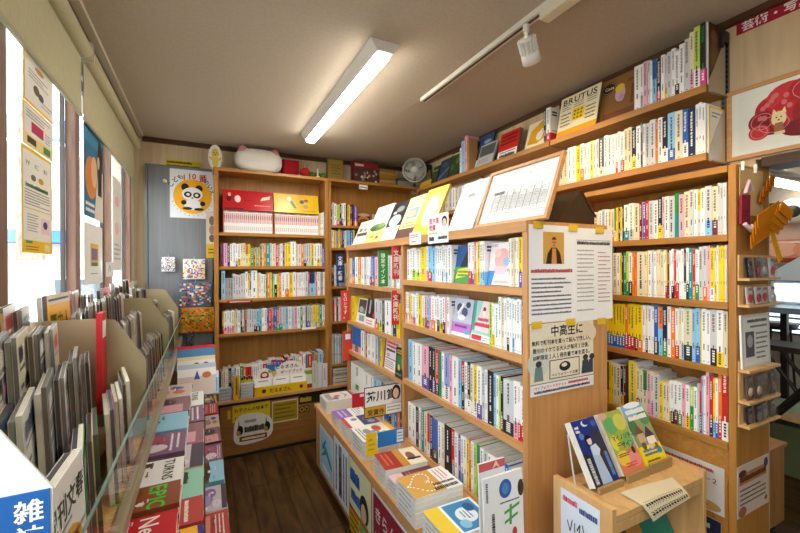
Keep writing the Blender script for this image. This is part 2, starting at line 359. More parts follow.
def bracket(y, z, lab, big=1):
    mb = MB('metal'); mb.prism([(1.80, y, z-.028), (1.926, y, z-.03), (1.926, y, z+.19*big), (1.90, y, z+.17*big), (1.80, y, z+.012)], (0, .002, 0), 'c9c7c0'); mb.box(1.80, y-.012, z-.034, 1.926, y, z-.031, 'c9c7c0', 'metal')
    tag(mb.build('shelf_bracket'), lab, 'bracket', 'end brackets of the wall shelves')
bracket(.836, 2.238, 'grey metal end bracket of the top wall shelf beside the slotted upright'); bracket(.836, 1.965, 'grey metal end bracket of the lower wall shelf above the bookcase end')
for i, (px_, py_) in enumerate(((724.5, 60), (567.5, 95), (482, 133), (431, 158))):
    y = at(px_, py_, X=1.935).y; lab = ['slotted metal upright with a black clamp beside the framed picture', 'slotted metal upright whose black clamp shows above the yellow titled magazine', 'slotted metal upright behind the dark blue landscape book', 'slotted metal upright by the fan in the corner'][i]
    t = thing('slotted_upright', lab, 'upright', (1.938, y, 1.9), 'slotted uprights of the wall shelves')
    mb = MB('metal'); mb.box(1.938, y-.014, 1.90, 1.9445, y+.014, 2.46, '8a8a84')
    for k in range(26):
        for s in (-.007, .007): mb.box(1.9372, y+s-.0025, 1.91+k*.021, 1.9379, y+s+.0025, 1.923+k*.021, '1d1d1c', 'plastic')
    mb.build('rail', t)
    mb = MB('plastic'); mb.box(1.885, y-.018, 2.425, 1.937, y+.018, 2.47, '1b1b1c'); mb.box(1.885, y-.018, 2.40, 1.895, y+.018, 2.425, '1b1b1c'); mb.build('clamp', t, bevel=.004)
# the bookcase on the back wall
BT = [1.785, 1.518, 1.258, .984]; CT = [1.88, 1.68, 1.335, 1.02, .64]
BC = thing('back_bookcase', 'oak bookcase of picture books on the back wall beside the grey panel', 'bookcase', (.53, 3.46, 0))
part(BC, 'side_panel', [(.072, 3.35, .461, .102, 3.575, 2.265)], 'oakZ'); part(BC, 'side_panel', [(.95, 3.35, .461, .98, 3.575, 2.265)], 'oakZ')
part(BC, 'top_board', [(.065, 3.345, 2.2655, .984, 3.575, 2.29)], 'oakX'); part(BC, 'back_panel', [(.1025, 3.56, .461, .9495, 3.575, 2.265)], 'oakZ')
for z in BT: part(BC, 'shelf', [(.1025, 3.355, z-.024, .9495, 3.559, z)], 'oakX')
CC = thing('corner_bookcase', 'oak bookcase in the back corner under the wall fan', 'bookcase', (1.45, 3.46, 0))
part(CC, 'side_panel', [(.985, 3.36, .461, 1.01, 3.575, 2.265)], 'oakZ'); part(CC, 'side_panel', [(1.90, 3.36, .461, 1.925, 3.575, 2.265)], 'oakZ')
part(CC, 'top_board', [(.986, 3.345, 2.2655, 1.93, 3.575, 2.29)], 'oakX'); part(CC, 'back_panel', [(1.0105, 3.56, .461, 1.8995, 3.575, 2.265)], 'oakZ')
for z in CT[:1]: part(CC, 'shelf', [(1.0105, 3.365, z-.022, 1.8995, 3.559, z)], 'oakX')
for z in CT[1:]: part(CC, 'shelf', [(1.0105, 3.365, z-.022, 1.8995, 3.559, z)], 'oakX')
BB = thing('base_cabinet', 'oak base cabinet with black edging under the back bookcase', 'cabinet', (1.0, 3.45, 0))
part(BB, 'top', [(.07, 3.335, .437, 1.93, 3.575, .46)], 'woodX'); part(BB, 'front_panel', [(.085, 3.352, .022, 1.92, 3.37, .415)], 'woodDarkShade'); part(BB, 'side_panel', [(.07, 3.352, 0, .0845, 3.575, .4365)], 'woodZ')
mb = MB('enamel')
for b in ((.085, 3.345, .415, 1.92, 3.37, .4365), (.085, 3.345, 0, 1.92, 3.37, .0215), (.085, 3.345, .0215, .105, 3.3515, .415)): mb.box(*b, '1b1714')
mb.build('edging', BB)
# ---------------------------------------------------------------- lamps, blinds, fan
def batten(y0, y1, lab):
    t = thing('ceiling_light', lab, 'light', (.73, (y0+y1)/2, ZC-.002), 'long ceiling lights')
    mb = MB('enamel'); x0, x1 = .655, .80
    mb.prism([(x0, y0, ZC-.001), (x1, y0, ZC-.001), (x1-.035, y0+.0, ZC-.05), (x0+.035, y0, ZC-.05)], (0, y1-y0, 0), 'e8e6e0'); mb.build('housing', t)
    mb = MB('lamp'); mb.prism([(x0+.036, y0+.04, ZC-.051), (x1-.036, y0+.04, ZC-.051), (x1-.045, y0+.04, ZC-.066), (x0+.045, y0+.04, ZC-.066)], (0, y1-y0-.06, 0), 'w'); mb.build('diffuser', t)
batten(1.58, 2.97, 'lit white ceiling light above the island bookcase'); batten(-1.2, .19, 'added unseen white ceiling light filling the shop from behind the viewpoint')  # second batten is added out of view as fill light
TR = thing('lighting_track', 'white lighting track with a dark slot on the ceiling', 'track', (1.18, 1.0, ZC))
mb = MB('enamel'); mb.box(1.16, -1.0, ZC-.022, 1.197, 2.03, ZC, 'd9d5c8'); mb.build('rail', TR)
mb = MB('plastic'); mb.box(1.172, -1.0, ZC-.0235, 1.185, 2.02, ZC-.0221, '2a251f'); mb.build('slot', TR)
mb = MB('enamel'); mb.box(1.154, .86, ZC-.06, 1.205, 1.10, ZC-.0236, 'd8cfb4'); mb.build('feed_box', TR, bevel=.004)
def spot(y, aim, lab, power=SPOT_W):
    p = V((1.178, y, ZC-.0236)); t = thing('spotlight', lab, 'light', p, 'white track spotlights'); aim = (V(aim)-V((1.178, y, 2.38))).normalized()
    mb = MB('enamel'); mb.tube([p-ZP*.0005, p-ZP*.03], .014, 'e6e3da'); mb.tube([p-ZP*.03, p-ZP*.05], .008, 'e6e3da'); mb.build('stem', t)
    c = p-ZP*.055; mb = MB('enamel'); mb.lathe(c-aim*.005, aim, [(0, .002), (0, .024), (.055, .028), (.058, .036), (.102, .039), (.102, .033), (.095, .033)], 'efede6', 24)
    e = mb.build('head', t)
    a = aim.orthogonal().normalized(); b = aim.cross(a); mb = MB('enamel')
    for k in range(16):
        d = a*math.cos(k*math.pi/8)+b*math.sin(k*math.pi/8); w = aim.cross(d)*.0018
        mb.obox(c+d*.029-w, w*2, d*.009, aim*.052, 'efede6')
    mb.build('cooling_fins', t)
    mb = MB('spotlens'); mb.lathe(c, aim, [(.091, .0325), (.092, .001)], 'w', 20); mb.build('lens', t)
    L = bpy.data.lights.new('spot_beam', 'SPOT'); L.energy = power; L.spot_size = math.radians(85); L.spot_blend = .8; L.color = (1, .74, .40); L.shadow_soft_size = .03
    o = bpy.data.objects.new('spot_beam', L); COL.objects.link(o); o.parent = t; o.location = c+aim*.11-p; o.rotation_euler = aim.to_track_quat('-Z', 'Y').to_euler()
spot(1.19, (1.85, 1.55, 1.75), 'white finned spotlight hanging from the ceiling track')
spot(.72, (1.74, 1.0, 1.2), 'white track spotlight nearer the front of the shop', SPOT_W*1.3)
rl = MB('enamel'); rl.box(-.437, -1.5, ZC-.02, -.405, 3.5, ZC, 'cfc8b4'); tag(rl.build('curtain_rail'), 'cream curtain rail along the ceiling above the roller blinds', 'rail')
for y0, y1, lab in ((-1.3, 2.075, 'olive roller blind over the nearer windows, the wider one'), (2.10, 3.47, 'olive roller blind by the back corner, the shorter one')):
    t = thing('roller_blind', lab, 'blind', (-.455, (y0+y1)/2, 2.4), 'roller blinds')
    mb = MB('blind'); mb.tube([(-.452, y0, 2.435), (-.452, y1, 2.435)], .034, 'w', 20); mb.build('roll', t)
    mb = MB('blind'); mb.box(-.459, y0+.01, 2.165, -.4575, y1-.01, 2.402); mb.build('fabric', t)
    mb = MB('plastic'); mb.box(-.463, y0+.01, 2.15, -.4535, y1-.01, 2.1645, 'a39f80'); mb.build('bottom_bar', t)
    for y in (y0, y1): mb = MB('plastic'); mb.box(-.478, y-.004, 2.40, -.42, y+.004, 2.475, 'd8d4c2'); mb.build('mounting_plate', t)
def fan():
    c = at(414.5, 170, Y=3.2); t = thing('wall_fan', 'small round grey wall fan in the back corner', 'fan', c)
    n = (V((0, 0, 1.7))-c).normalized(); n.z = -.1; n.normalize(); a = n.cross(ZP).normalized(); b = a.cross(n); r = .108
    mb = MB('plastic')
    def ringpts(rr, off): return [c+n*off+(a*math.cos(k*math.pi/14)+b*math.sin(k*math.pi/14))*rr for k in range(29)]
    for rr, off in ((r, 0), (r*.8, .018), (r*.6, .026), (r*.4, .03), (r*.98, -.03)): mb.tube(ringpts(rr, off), .0022 if rr < r*.9 else .006, 'c9c7bd', 6, caps=False)
    for k in range(36):
        d = a*math.cos(k*math.pi/18)+b*math.sin(k*math.pi/18); mb.tube([c+d*r, c+d*r*.8+n*.018, c+d*r*.3+n*.031], .0011, 'c9c7bd', 4, caps=False); mb.tube([c+d*r, c+d*r*.9-n*.03, c+d*r*.3-n*.045], .0011, 'c9c7bd', 4, caps=False)
    mb.build('guard', t)
    mb = MB('plastic'); mb.lathe(c+n*.026, n, [(0, .03), (.008, .028), (.01, .001)], 'dedcd2', 20); mb.build('badge', t)
    mb = MB('plastic')
    for k in range(4):
        q = [c+(a*math.cos(k*HP+s)+b*math.sin(k*HP+s))*rr+n*o for s, rr, o in ((0, .02, 0), (.1, .088, .006), (1.1, .088, -.012), (.9, .02, -.004))]; mb.prism(q, -n*.0015, 'b9c0bf')
    mb.build('blade', t)
    mb = MB('plastic'); mb.lathe(c-n*.05, n, [(-.07, .03), (-.06, .042), (0, .042), (.045, .02)], 'bdbbb0', 18); mb.build('motor', t)
    w = V((1.9, 3.45, c.z-.13)); mb = MB('plastic'); mb.tube([c-n*.1, c-n*.1-b*.09, w], .013, '4a4a48'); mb.lathe(c-n*.085-b*.095, n, [(-.02, .02), (.02, .02)], 'c9c7bd'); mb.build('arm', t)
    mb = MB('plastic'); mb.box(1.87, 3.42, c.z-.17, 1.9445, 3.47, c.z-.08, 'bdbbb0'); mb.build('wall_plate', t)
fan()

# ---------------------------------------------------------------- books
BOOKS = []
LIM = {'I1': (1.0865, 2.054), 'I2': (1.0865, 2.054), 'I3': (1.0865, 2.054), 'I4': (1.0865, 2.054), 'F': (2.082, 3.043), 'R': (.747, 1.658), 'U': (.85, 3.19), 'B': (.1035, .9485), 'C': (1.0115, 1.898)}
INK = {c: ('2b2b30' if c in 'wciegylpsaz' else 'f2efe6') for c in 'wciegkroyntbspvmladxzh'}
def book_mesh(w, h, d, c, band=None, acc=None, text=True, rnd=R):
    """cover with spine at y=0 facing -Y, pages inside; returns cover, pages and band builders in local space"""
    k = .0012 if w > .006 else w*.18; cv = MB('paper' if rnd.random() < .6 else 'gloss')
    f = c; side = c if rnd.random() < .6 else 'w'
    cv.box(0, k, 0, k, d, h, side); cv.box(w-k, k, 0, w, d, h, side); cv.box(0, 0, 0, w, k, h, f)
    P = Panel(cv, (0, 0, 0), XP, ZP, w, h, .0003); ink = INK.get(c, 'f2efe6')
    if acc: P.rect(0, .55, 1, 1, acc, 1)
    S = Panel(cv, (w, 0, 0), YP, ZP, d, h, .0003)            # the back cover, seen where a row has a gap
    if side == 'w' or side in 'ceis':
        S.rect(.12, .84, .42, .89, '4a4a4e', 1); S.rect(.12, .76, .42, .81, '4a4a4e', 1)
        if rnd.random() < .5: S.rect(.1, .3, .5, .34, 'b9bcc0', 1)
    if text:
        if rnd.random() < .16: ink = rnd.choice(['c8242c', '2565b8', '2f8f48', '6e2a2c'])
        top = rnd.uniform(.90, .95); n = rnd.randint(5, 9); sz = min(w*.62, .0125)/h; y = top; x0 = .5-min(.24, .0046/w); x1 = 1-x0
        for i in range(n):
            s = sz*rnd.uniform(.75, .95)
            P.rect(x0, y-s*.22, x1, y, ink, 2); P.rect(.45, y-s, .56, y-s*.1, ink, 2); P.rect(x0, y-s*.75, x1-.06*rnd.random(), y-s*.58, ink, 2)
            if rnd.random() < .5: P.rect(x0, y-s, x0+(x1-x0)*.2, y-s*.3, ink, 2)
            y -= sz*1.12
            if y < .42: break
        y2 = .36
        for i in range(rnd.randint(3, 5)): P.rect(.38, y2-sz*.5, .62, y2, ink, 2); y2 -= sz*.62
        P.rect(.35, .04, .65, .055, ink, 2)
    pg = MB('pages'); pg.box(k+.0001, k+.0002, .001 if h > .1 else 0, w-k-.0001, d-.001, h-.0012, rnd.choice(['e9e4d6', 'efe9da', 'dcd6c8', 'e4dccb']))
    bd = None
    if band:
        hb = h*rnd.uniform(.24, .33); bd = MB('gloss'); e = .0003
        bd.box(-e, -e, 0, w+e, 0, hb, band); bd.box(-e, 0, 0, 0, d*.8, hb, band); bd.box(w, 0, 0, w+e, d*.8, hb, band)
        Q = Panel(bd, (-e, -e, 0), XP, ZP, w+2*e, hb, .0003); ik = INK.get(band, 'f2efe6'); y = .9
        if text:
            for i in range(rnd.randint(3, 5)): Q.rect(.3, y-.1, .7, y, ik, 1); y -= .15
    return cv, pg, bd
def place(mbs, loc, rz, name, group, lean=0):
    cv, pg, bd = mbs; o = cv.build(name, None, True); o.location = loc; o.rotation_euler = (0, lean, rz)
    pg.build('page_block', o, True)
    if bd: bd.build('paper_band', o, True)
    return o
def row(key, where, left, right, ox, oy, sc, start, toks, plane, z, h0, h1, d, kind, group, jit=.006, text=True, inset=0):
    lim = LIM.get(key[0] if key[0] != 'I' else key)
    ax, val = plane; x = start; toks = toks.split(); end = float(''.join(q for q in toks[-1].split('/')[0].split('*')[0].split('^')[0] if q.isdigit() or q == '.'))
    items = []; gaps = []
    for tk in toks:
        hh = None
        if '^' in tk: tk, q = tk.split('^'); hh = float(q)/1000
        acc = band = None
        if '*' in tk: tk, acc = tk.split('*')
        if '/' in tk: tk, band = tk.split('/')
        c = tk[0]; x1 = float(tk[1:])
        A = at(ox+x/sc, oy, **{ax: val}); B = at(ox+x1/sc, oy, **{ax: val})
        f = ((x+x1)/2-start)/(end-start); x = x1
        if ax == 'X' and lim: A.y = min(A.y, lim[1]); B.y = max(B.y, lim[0])
        if ax == 'Y' and lim: A.x = max(A.x, lim[0]); B.x = min(B.x, lim[1])
        if c == 'G': gaps.append((A, B)); continue
        w = (A.y-B.y if ax == 'X' else B.x-A.x)-.0007
        if w < .002: continue
        h = hh or (h0+(h1-h0)*f+R.uniform(-jit, jit)); dd = d*R.uniform(.92, 1)
        loc = V((val+inset+R.uniform(0, .004), A.y-.0003, z+.0004)) if ax == 'X' else V((A.x+.0003, val+inset+R.uniform(0, .004), z+.0004))
        o = place(book_mesh(w, h, dd, c, band, acc, text), loc, -HP if ax == 'X' else 0, kind, group)
        o['category'] = 'book'; o['group'] = group; items.append((o, c, band, acc, w))
    BOOKS.append((key, where, left, right, items)); return gaps
def nth(n):
    t = ['first', 'second', 'third', 'fourth', 'fifth', 'sixth', 'seventh', 'eighth', 'ninth', 'tenth', 'eleventh', 'twelfth', 'thirteenth', 'fourteenth', 'fifteenth', 'sixteenth', 'seventeenth', 'eighteenth', 'nineteenth', 'twentieth']
    return t[n-1] if n <= 20 else 'twenty-'+t[n-21] if n < 30 else '%dth' % n
def look(c, band, acc, w, noun='book'):
    t = ('thick ' if w > .026 else 'thin ' if w < .0075 else '')+CN[c]
    if acc: t += ' and '+CN[acc]
    t += ' '+noun
    if band: t += ' with %s band' % CN[band]
    return t
def label_books():
    seen = set()
    for key, where, left, right, items in BOOKS:
        L = [look(c, b, a, w) for o, c, b, a, w in items]; n = len(items); keys = {}
        for i in range(n): keys.setdefault(L[i], []).append(i)
        nb = [(L[i], items[i-1][1] if i else None, items[i+1][1] if i < n-1 else None) for i in range(n)]
        for i, (o, c, b, a, w) in enumerate(items):
            same = keys[L[i]]
            if len(same) == 1: t = 'only %s, %s' % (L[i], where)
            elif i == 0: t = '%s at left end, %s' % (L[i], where)
            elif i == n-1: t = '%s at right end, %s' % (L[i], where)
            elif nb.count(nb[i]) == 1 and not (nb[i][1] == nb[i][2] == c):
                p, q = CN[nb[i][1]], CN[nb[i][2]]
                t = ('%s between two %s ones, %s' % (L[i], p, where)) if p == q else '%s between %s (left) and %s, %s' % (L[i], p, q, where)
            else:
                k = same.index(i)
                if k < len(same)/2: t = '%s, %s such from left, %s' % (L[i], nth(k+1), where)
                else: t = '%s, %s such from right, %s' % (L[i], nth(len(same)-k), where)
            if len(t.split()) > 16: t = t.replace(' book ', ' ')
            if len(t.split()) > 16: t = t.replace('shelf of ', '').replace('row of ', 'row, ')
            if len(t.split()) > 16 or t in seen: print('LABEL', t)
            seen.add(t); o['label'] = t
PI_ = ('X', 1.064); g = 'books in the island bookcase'
G = {}
G['I1'] = row('I1', 'top shelf of island near bay', 'left', 'right', 400, 285, 6.154, 42, 'w60 w74 w98/l w124/l y160 w172/p s194/r s216 w230 w242 w254 w266/s w280 w292/s w316 G418 w440/r w455/b o468 w474/y y490/y w506/s w520/s G668 w684 i700 i715 w728 y748/v w757 y772/v', PI_, 1.435, .178, .186, .12, 'paperback_book', g)
G['I2'] = row('I2', 'second shelf of island near bay', 'left', 'right', 400, 330, 6.154, 20, 'r34/y w44/p w54 y66 w76/p w98/p w112 y132/y w150/l p164/r s178/b p190 w214/o w226 w240/k w262/y w276/k p286 w300 G418 G545 l565 w578/y w605 w622^208 i640^204 w654^206 w672/k^208 w688^205 w702/s^206 w717^203 w735^207 w748^205 m770^200', PI_, 1.182, .176, .186, .12, 'paperback_book', g)
row('I3', 'third shelf of island near bay', 'left', 'right', 400, 400, 4.638, 40, 's58 w75 w100 p133/v k150 k163/v r178/k n192 w205 z228/w p242 w268 s282 k297*r w312 k326/w c340 y356/w w378/v e392 w404 k432 s444 w456 l466 k478/m e525/k w545/p w556/r w580/r', PI_, .852, .236, .215, .16, 'paperback_book', g)
row('I4', 'bottom shelf of island near bay', 'left', 'right', 400, 450, 3.6, 28, 'w42 w56 k66 w72 e78 t86 i98 r106/w k116 b136/k w148 c160 k184 r196/k w208 v216 w228/s w238 y247 r254 w264 l274 n287 w300 e314 w328/r w345 g360 w375 b390/w s408 w428 c446', PI_, .5, .225, .232, .16, 'paperback_book', g)
row('F1', 'top shelf of island far bay', 'left', 'right', 340, 290, 8.886, 85, 'i110 b130/o w160 o188/y w210 e235 w260 w275/v b305/m p335 e365 w400 c428 e455 c475 g500 w530', PI_, 1.378, .205, .205, .14, 'paperback_book', g)
G['F2'] = row('F2', 'second shelf of island far bay', 'left', 'right', 340, 325, 8.886, 100, 'y130 G205 G305 e342/o e375/l k395 w450 e468 d500 y533', PI_, 1.075, .20, .212, .14, 'paperback_book', g)
G['F3'] = row('F3', 'third shelf of island far bay', 'left', 'right', 330, 375, 6.667, 148, 'b205/p w228 i236 r246 w275 w300 e322 b330 y342 G446 G512', PI_, .835, .195, .192, .16, 'paperback_book', g)
row('F4', 'bottom shelf of island far bay', 'left', 'right', 0, 400, 1, 351, 'w364 w369.5 w373 s377 e381 b385 b388 k391 s394 b397 o399.5 k402 e405', PI_, .5, .24, .22, .16, 'paperback_book', g)
PR = ('X', 1.742); PU = ('X', 1.803); g = 'books in the wall bookcase on the right'; gu = 'books on the wall shelves'
row('U1', 'top wall shelf', 'left', 'right', 620, 90, 5.918, 82, 'w118 w138/e p160 e178 w190 s215*b k240/r w262 e278/y e302 w325 w350/k w380 e410^222 i437/p^240 l472/w^252 k515/x^258', PU, 2.238, .205, .195, .12, 'hardcover_book', gu, .012)
row('U2', 'lower wall shelf', 'left', 'right', 550, 160, 4.444, 40, 'i60 i78 w96 w114 y135 w150/o w164 w178 y192 w204 e216 k238/i w255 w272 w290 w300/r w312 w328/r i345 i362 k382/y w402 k410 w422 e442 e468 o478 w498 k522/w s555/b i588 b612/w d645 w660 w674 w692', PU, 1.965, .192, .208, .12, 'hardcover_book', gu)
row('U3', 'lower wall shelf behind drawings', 'left', 'right', 410, 190, 5.33, 60, 'k80 d96 p112 e126 v140 e156 p172 g188 i204 e222 w240 i256 e276 w296 w316 i340 w360 w384', ('X', 1.803), 1.965, .17, .18, .12, 'hardcover_book', gu)
row('R1', 'top shelf of wall bookcase', 'left', 'right', 590, 238, 5.714, 20, 'i48 w66 e84 w104 i122 i138/o n148/w y160 k172 y182/w k192 w222/t w250/e i282 m298 v318 r334 e362 w388 k412/y p424 w448 e482 t508*n p537 i568 e592 w612 e632*y w655 e696/s i728/m e745 e760 w778', PR, 1.63, .15, .195, .125, 'hardcover_book', g)
row('R2', 'second shelf of wall bookcase', 'left', 'right', 590, 300, 5.714, 130, 'i152 w170 y180 k190 n208 l222/n w240/k o252 o266 i310 i325 y332 w352 e364 w378 i392 i404 i418 w430 y440/r m452 w465 w478/k r492 w506/r w520 w534 k548/w w564/k t586 r602/o w622/n e645 e668/o p686 y710/w i722/y w733 y747 y760 y772 e785', PR, 1.377, .195, .21, .13, 'hardcover_book', g)
row('R3', 'third shelf of wall bookcase', 'left', 'right', 600, 350, 5.926, 28, 'y45/n y60/b y78/b y95/b y112/b y130/b y146/b o163/r y182/r y205/r y222/k y250/o w268 c282/k w305 w320 b345/k s370*o d398/n w420 o446 w466/r i482 w496/s i545/k s566 s592/b y600 w628 w652 e690/k w728/y i755', PR, 1.13, .205, .215, .14, 'hardcover_book', g, .004)
row('R4', 'fourth shelf of wall bookcase', 'left', 'right', 600, 415, 5.607, 20, 'k48/o y62 y75 i92 i115 k130/y m145 k160 y203^222 i222/r i240 i262*n p283 i300/p e330^185 y352^165 i372^160 i388^160 w397/y^176 w412/k^178 w434/m^180 w458/n^178 p478^175 w502/y^175 n524*l^172 w545^175 e556 r568/m^215 s580^225 w592^228 p612^250 r632/k^232 y645/s^228 w662/b^228 o682/r^250 r718/w^258', PR, .855, .195, .19, .14, 'hardcover_book', g)
PB = ('Y', 3.372); g = 'picture books in the back bookcase'
row('B1', 'second shelf of back bookcase', 'left', 'right', 215, 265, 6.667, 35, 'm58 p84 k100 w118 w138 w150/b w172/y i186 i203 i224*o y237 n258^160 r268^155 y276^155 t292^155 y301^155 m312^155 e320 y328 o340 t368 e380 i405 r425 e438 w452 v465 y485 y505 w540^208 e555 i575 o592 e610/k e625 e640 y660/l w680 w700/y e715 v742^160', PB, 1.518, .182, .190, .15, 'picture_book', g, .008)
row('B2', 'third shelf of back bookcase', 'left', 'right', 215, 299, 6.667, 44, 's68^225 g88^165 g104^165 g120^165 e138 e156 e172 e188 e203 w220^215 y232/w b242/w w283^226 y293 w308 w322 w340 n348 o368 y380 t388 l396 k415*e y428 o443 w468 w495/o y520 w540 p548 w560 w575 w588 w602 e622 r630 s665*d s674 o684 w700 e706 g722 w735', PB, 1.258, .195, .205, .15, 'picture_book', g, .008)
row('B3', 'fourth shelf of back bookcase', 'left', 'right', 215, 330, 6.667, 50, 'y60/r w80/p w96/p w112/p w128/p y137 e152 w170 k182 w192/k a202 m212 e228 e245 e260 e275/k s300/k t312 w328 w345 b355/t r378 o388 b400 b412/v r430/n e450/t e470 s490 w510 e530 p550 w570 n585 w597 e607 k614 e632/b g640 i655 y668 y682/s y698 t715 w740/o', PB, .984, .178, .19, .15, 'picture_book', g, .008)
row('B4', 'bottom row of back bookcase', 'left', 'right', 215, 375, 6.667, 40, 'i55 i70/r w90 k110/w e130 b140/w w168/p n190 o205 i245*r w258 w271 w284 w297 w320 r348 s362/b p375 b390/r r412/s b438 r452 m468 m486 p500/r r522/e s538 i552/a y560 w578/r p590 w604 t618/r r650/e k660 a690/k s722/k r755', ('Y', 3.40), .4605, .225, .30, .13, 'picture_book', g, .012)
row('B0', 'beside the yellow boxed row', 'left', 'right', 215, 230, 6.667, 697, 'i708 w722 e738', PB, 1.785, .19, .22, .15, 'picture_book', g)
g = 'books in the corner bookcase'; PC = ('Y', 3.385)
row('C1', 'top left of corner bookcase', 'left', 'right', 325, 212, 7.1, 34, 'd52 e66 w82 l105/x k118 w130/k w148 k160 y178 m192/r k205 v232/o', PC, 1.88, .20, .19, .15, 'softcover_book', g, .012)
row('C2', 'top right of corner bookcase', 'left', 'right', 325, 212, 7.1, 515, 'w535 m546 y560 i575 o592 e602 d613 w628', PC, 1.88, .18, .21, .15, 'softcover_book', g, .01)
row('C3', 'second shelf of corner bookcase', 'left', 'right', 325, 245, 7.1, 34, 'e50 w62 y78 g98 y110 d125 m138 w148 s178 b200 y212 k240 y255 n268 o280 w300 e320 b340 w365 y380 k400', PC, 1.68, .162, .155, .15, 'softcover_book', g, .012)
row('C4', 'third shelf of corner bookcase', 'left', 'right', 320, 285, 3.14, 34, 'r37 m41 k45 w49 e54 b60 w66 s72 e80 i88', PC, 1.335, .18, .20, .15, 'softcover_book', g, .01)
row('C5', 'fourth shelf of corner bookcase', 'left', 'right', 320, 320, 3.14, 34, 'w37 g41 r46 w50 a54 k58 w62 p66 y72 e80', PC, 1.02, .20, .21, .15, 'softcover_book', g, .01)
row('C6', 'fifth shelf of corner bookcase', 'left', 'right', 320, 360, 3.14, 34, 'k38 e43 g48 w52 s56 w60 e66 g72 k80', PC, .64, .25, .25, .16, 'softcover_book', g, .01)
label_books()
# ---------------------------------------------------------------- magazine rack under the windows
RK = thing('magazine_rack', 'long stepped magazine rack with a clear front under the windows', 'rack', (-.33, 2.0, 0))
part(RK, 'base_board', [(-.495, .60, .94, -.1755, 3.5, .955)], 'pine'); part(RK, 'tier', [(-.495, .664, .9555, -.415, 3.39, 1.12)], 'pine'); part(RK, 'tier', [(-.4145, .664, .9555, -.335, 3.39, 1.06)], 'pine'); part(RK, 'tier', [(-.3345, .664, .9555, -.255, 3.39, 1.00)], 'pine')
part(RK, 'front_rail', [(-.175, .60, .938, -.154, 3.5, .972)], 'plastic', '9c8f78'); part(RK, 'back_panel', [(-.495, .60, 0, -.48, 3.5, .9395)], 'pine'); part(RK, 'end_panel', [(-.4795, .60, 0, -.1905, .62, .9395)], 'pine')
mb = MB('glass'); mb.box(-.163, .63, .9725, -.159, 3.5, 1.128); mb.build('clear_front', RK)
mb = MB('plastic'); mb.box(-.1635, .63, 1.1282, -.1585, 3.5, 1.1305, '6f8578'); mb.build('glass_edge', RK)
def divider(y, col, nm, lab, group=None, dz=0):
    mb = MB('plastic'); mb.prism([(a, y, b+(dz if b > 1.15 else 0)) for a, b in [(-.177, .9565), (-.177, 1.205), (-.262, 1.345), (-.30, 1.352), (-.494, 1.352), (-.494, 1.1215), (-.414, 1.1215), (-.414, 1.0615), (-.334, 1.0615), (-.334, 1.0015), (-.254, 1.0015), (-.254, .9565)]], (0, .004, 0), col)
    return tag(mb.build(nm), lab, 'divider', group)
divider(1.565, 'a99a78', 'rack_divider', 'nearest beige rack divider standing across the magazine rows', 'beige dividers of the magazine rack')
divider(2.495, 'a99a78', 'rack_divider', 'middle beige rack divider standing across the magazine rows', 'beige dividers of the magazine rack')
divider(3.40, 'a99a78', 'rack_divider', 'farthest beige rack divider by the grey panel', 'beige dividers of the magazine rack')
d0 = divider(.655, 'e9ecea', 'sign_panel', 'white plastic end panel of the magazine rack with a blue sign', None, .028)
q0, q1, q2 = at(-6, 495, Y=.654), at(50, 488, Y=.654), at(52, 560, Y=.654)
mb = MB('plastic'); w_, h_ = (q1-q0).length, .15
a_ = XP; o_ = V((q0.x, .6535, q1.z-h_)); mb.box(q0.x, .6525, q1.z-h_, q1.x, .6545, q1.z, '1c5fa8'); P = Panel(mb, (q0.x, .6525, q1.z-h_), XP, ZP, q1.x-q0.x, h_)
P.text('雑', .34, .77, .030, 'f3f6f8'); P.text('誌', .34, .55, .030, 'f3f6f8')
ob = mb.build('category_label', d0); ob['label'] = 'blue category label with white characters'
MAGC = ['efeeea', 'efeeea', 'd8d3c8', 'c8242c', '26262a', '26262a', 'ece4cc', '8f8f92', 'd8d3c8', 'e9a9bb', '1f2d5c', '8f8f92', 'b7a98c', 'efeeea', 'b98c55', '8f8f92', '5a3d28', 'b7a98c', 'f2cf1e', '2f8f48']
MN = {'efeeea': 'white', 'c8242c': 'red', '2565b8': 'blue', 'f2cf1e': 'yellow', '26262a': 'black', 'ece4cc': 'cream', '8cc4e6': 'light blue', 'e9a9bb': 'pink', '2f8f48': 'green', 'ea7d1c': 'orange', 'd8d3c8': 'pale grey',
      '6b4a9c': 'purple', 'b98c55': 'tan', '8f8f92': 'grey', '5a3d28': 'brown', 'b7a98c': 'beige', 'f0b51e': 'yellow', 'c23a36': 'red', '8fc7b0': 'mint green', '1f2d5c': 'navy', '8e4a2a': 'rust brown', '7c5a78': 'plum', 'e9a0b4': 'pink', 'f3e9d8': 'cream'}
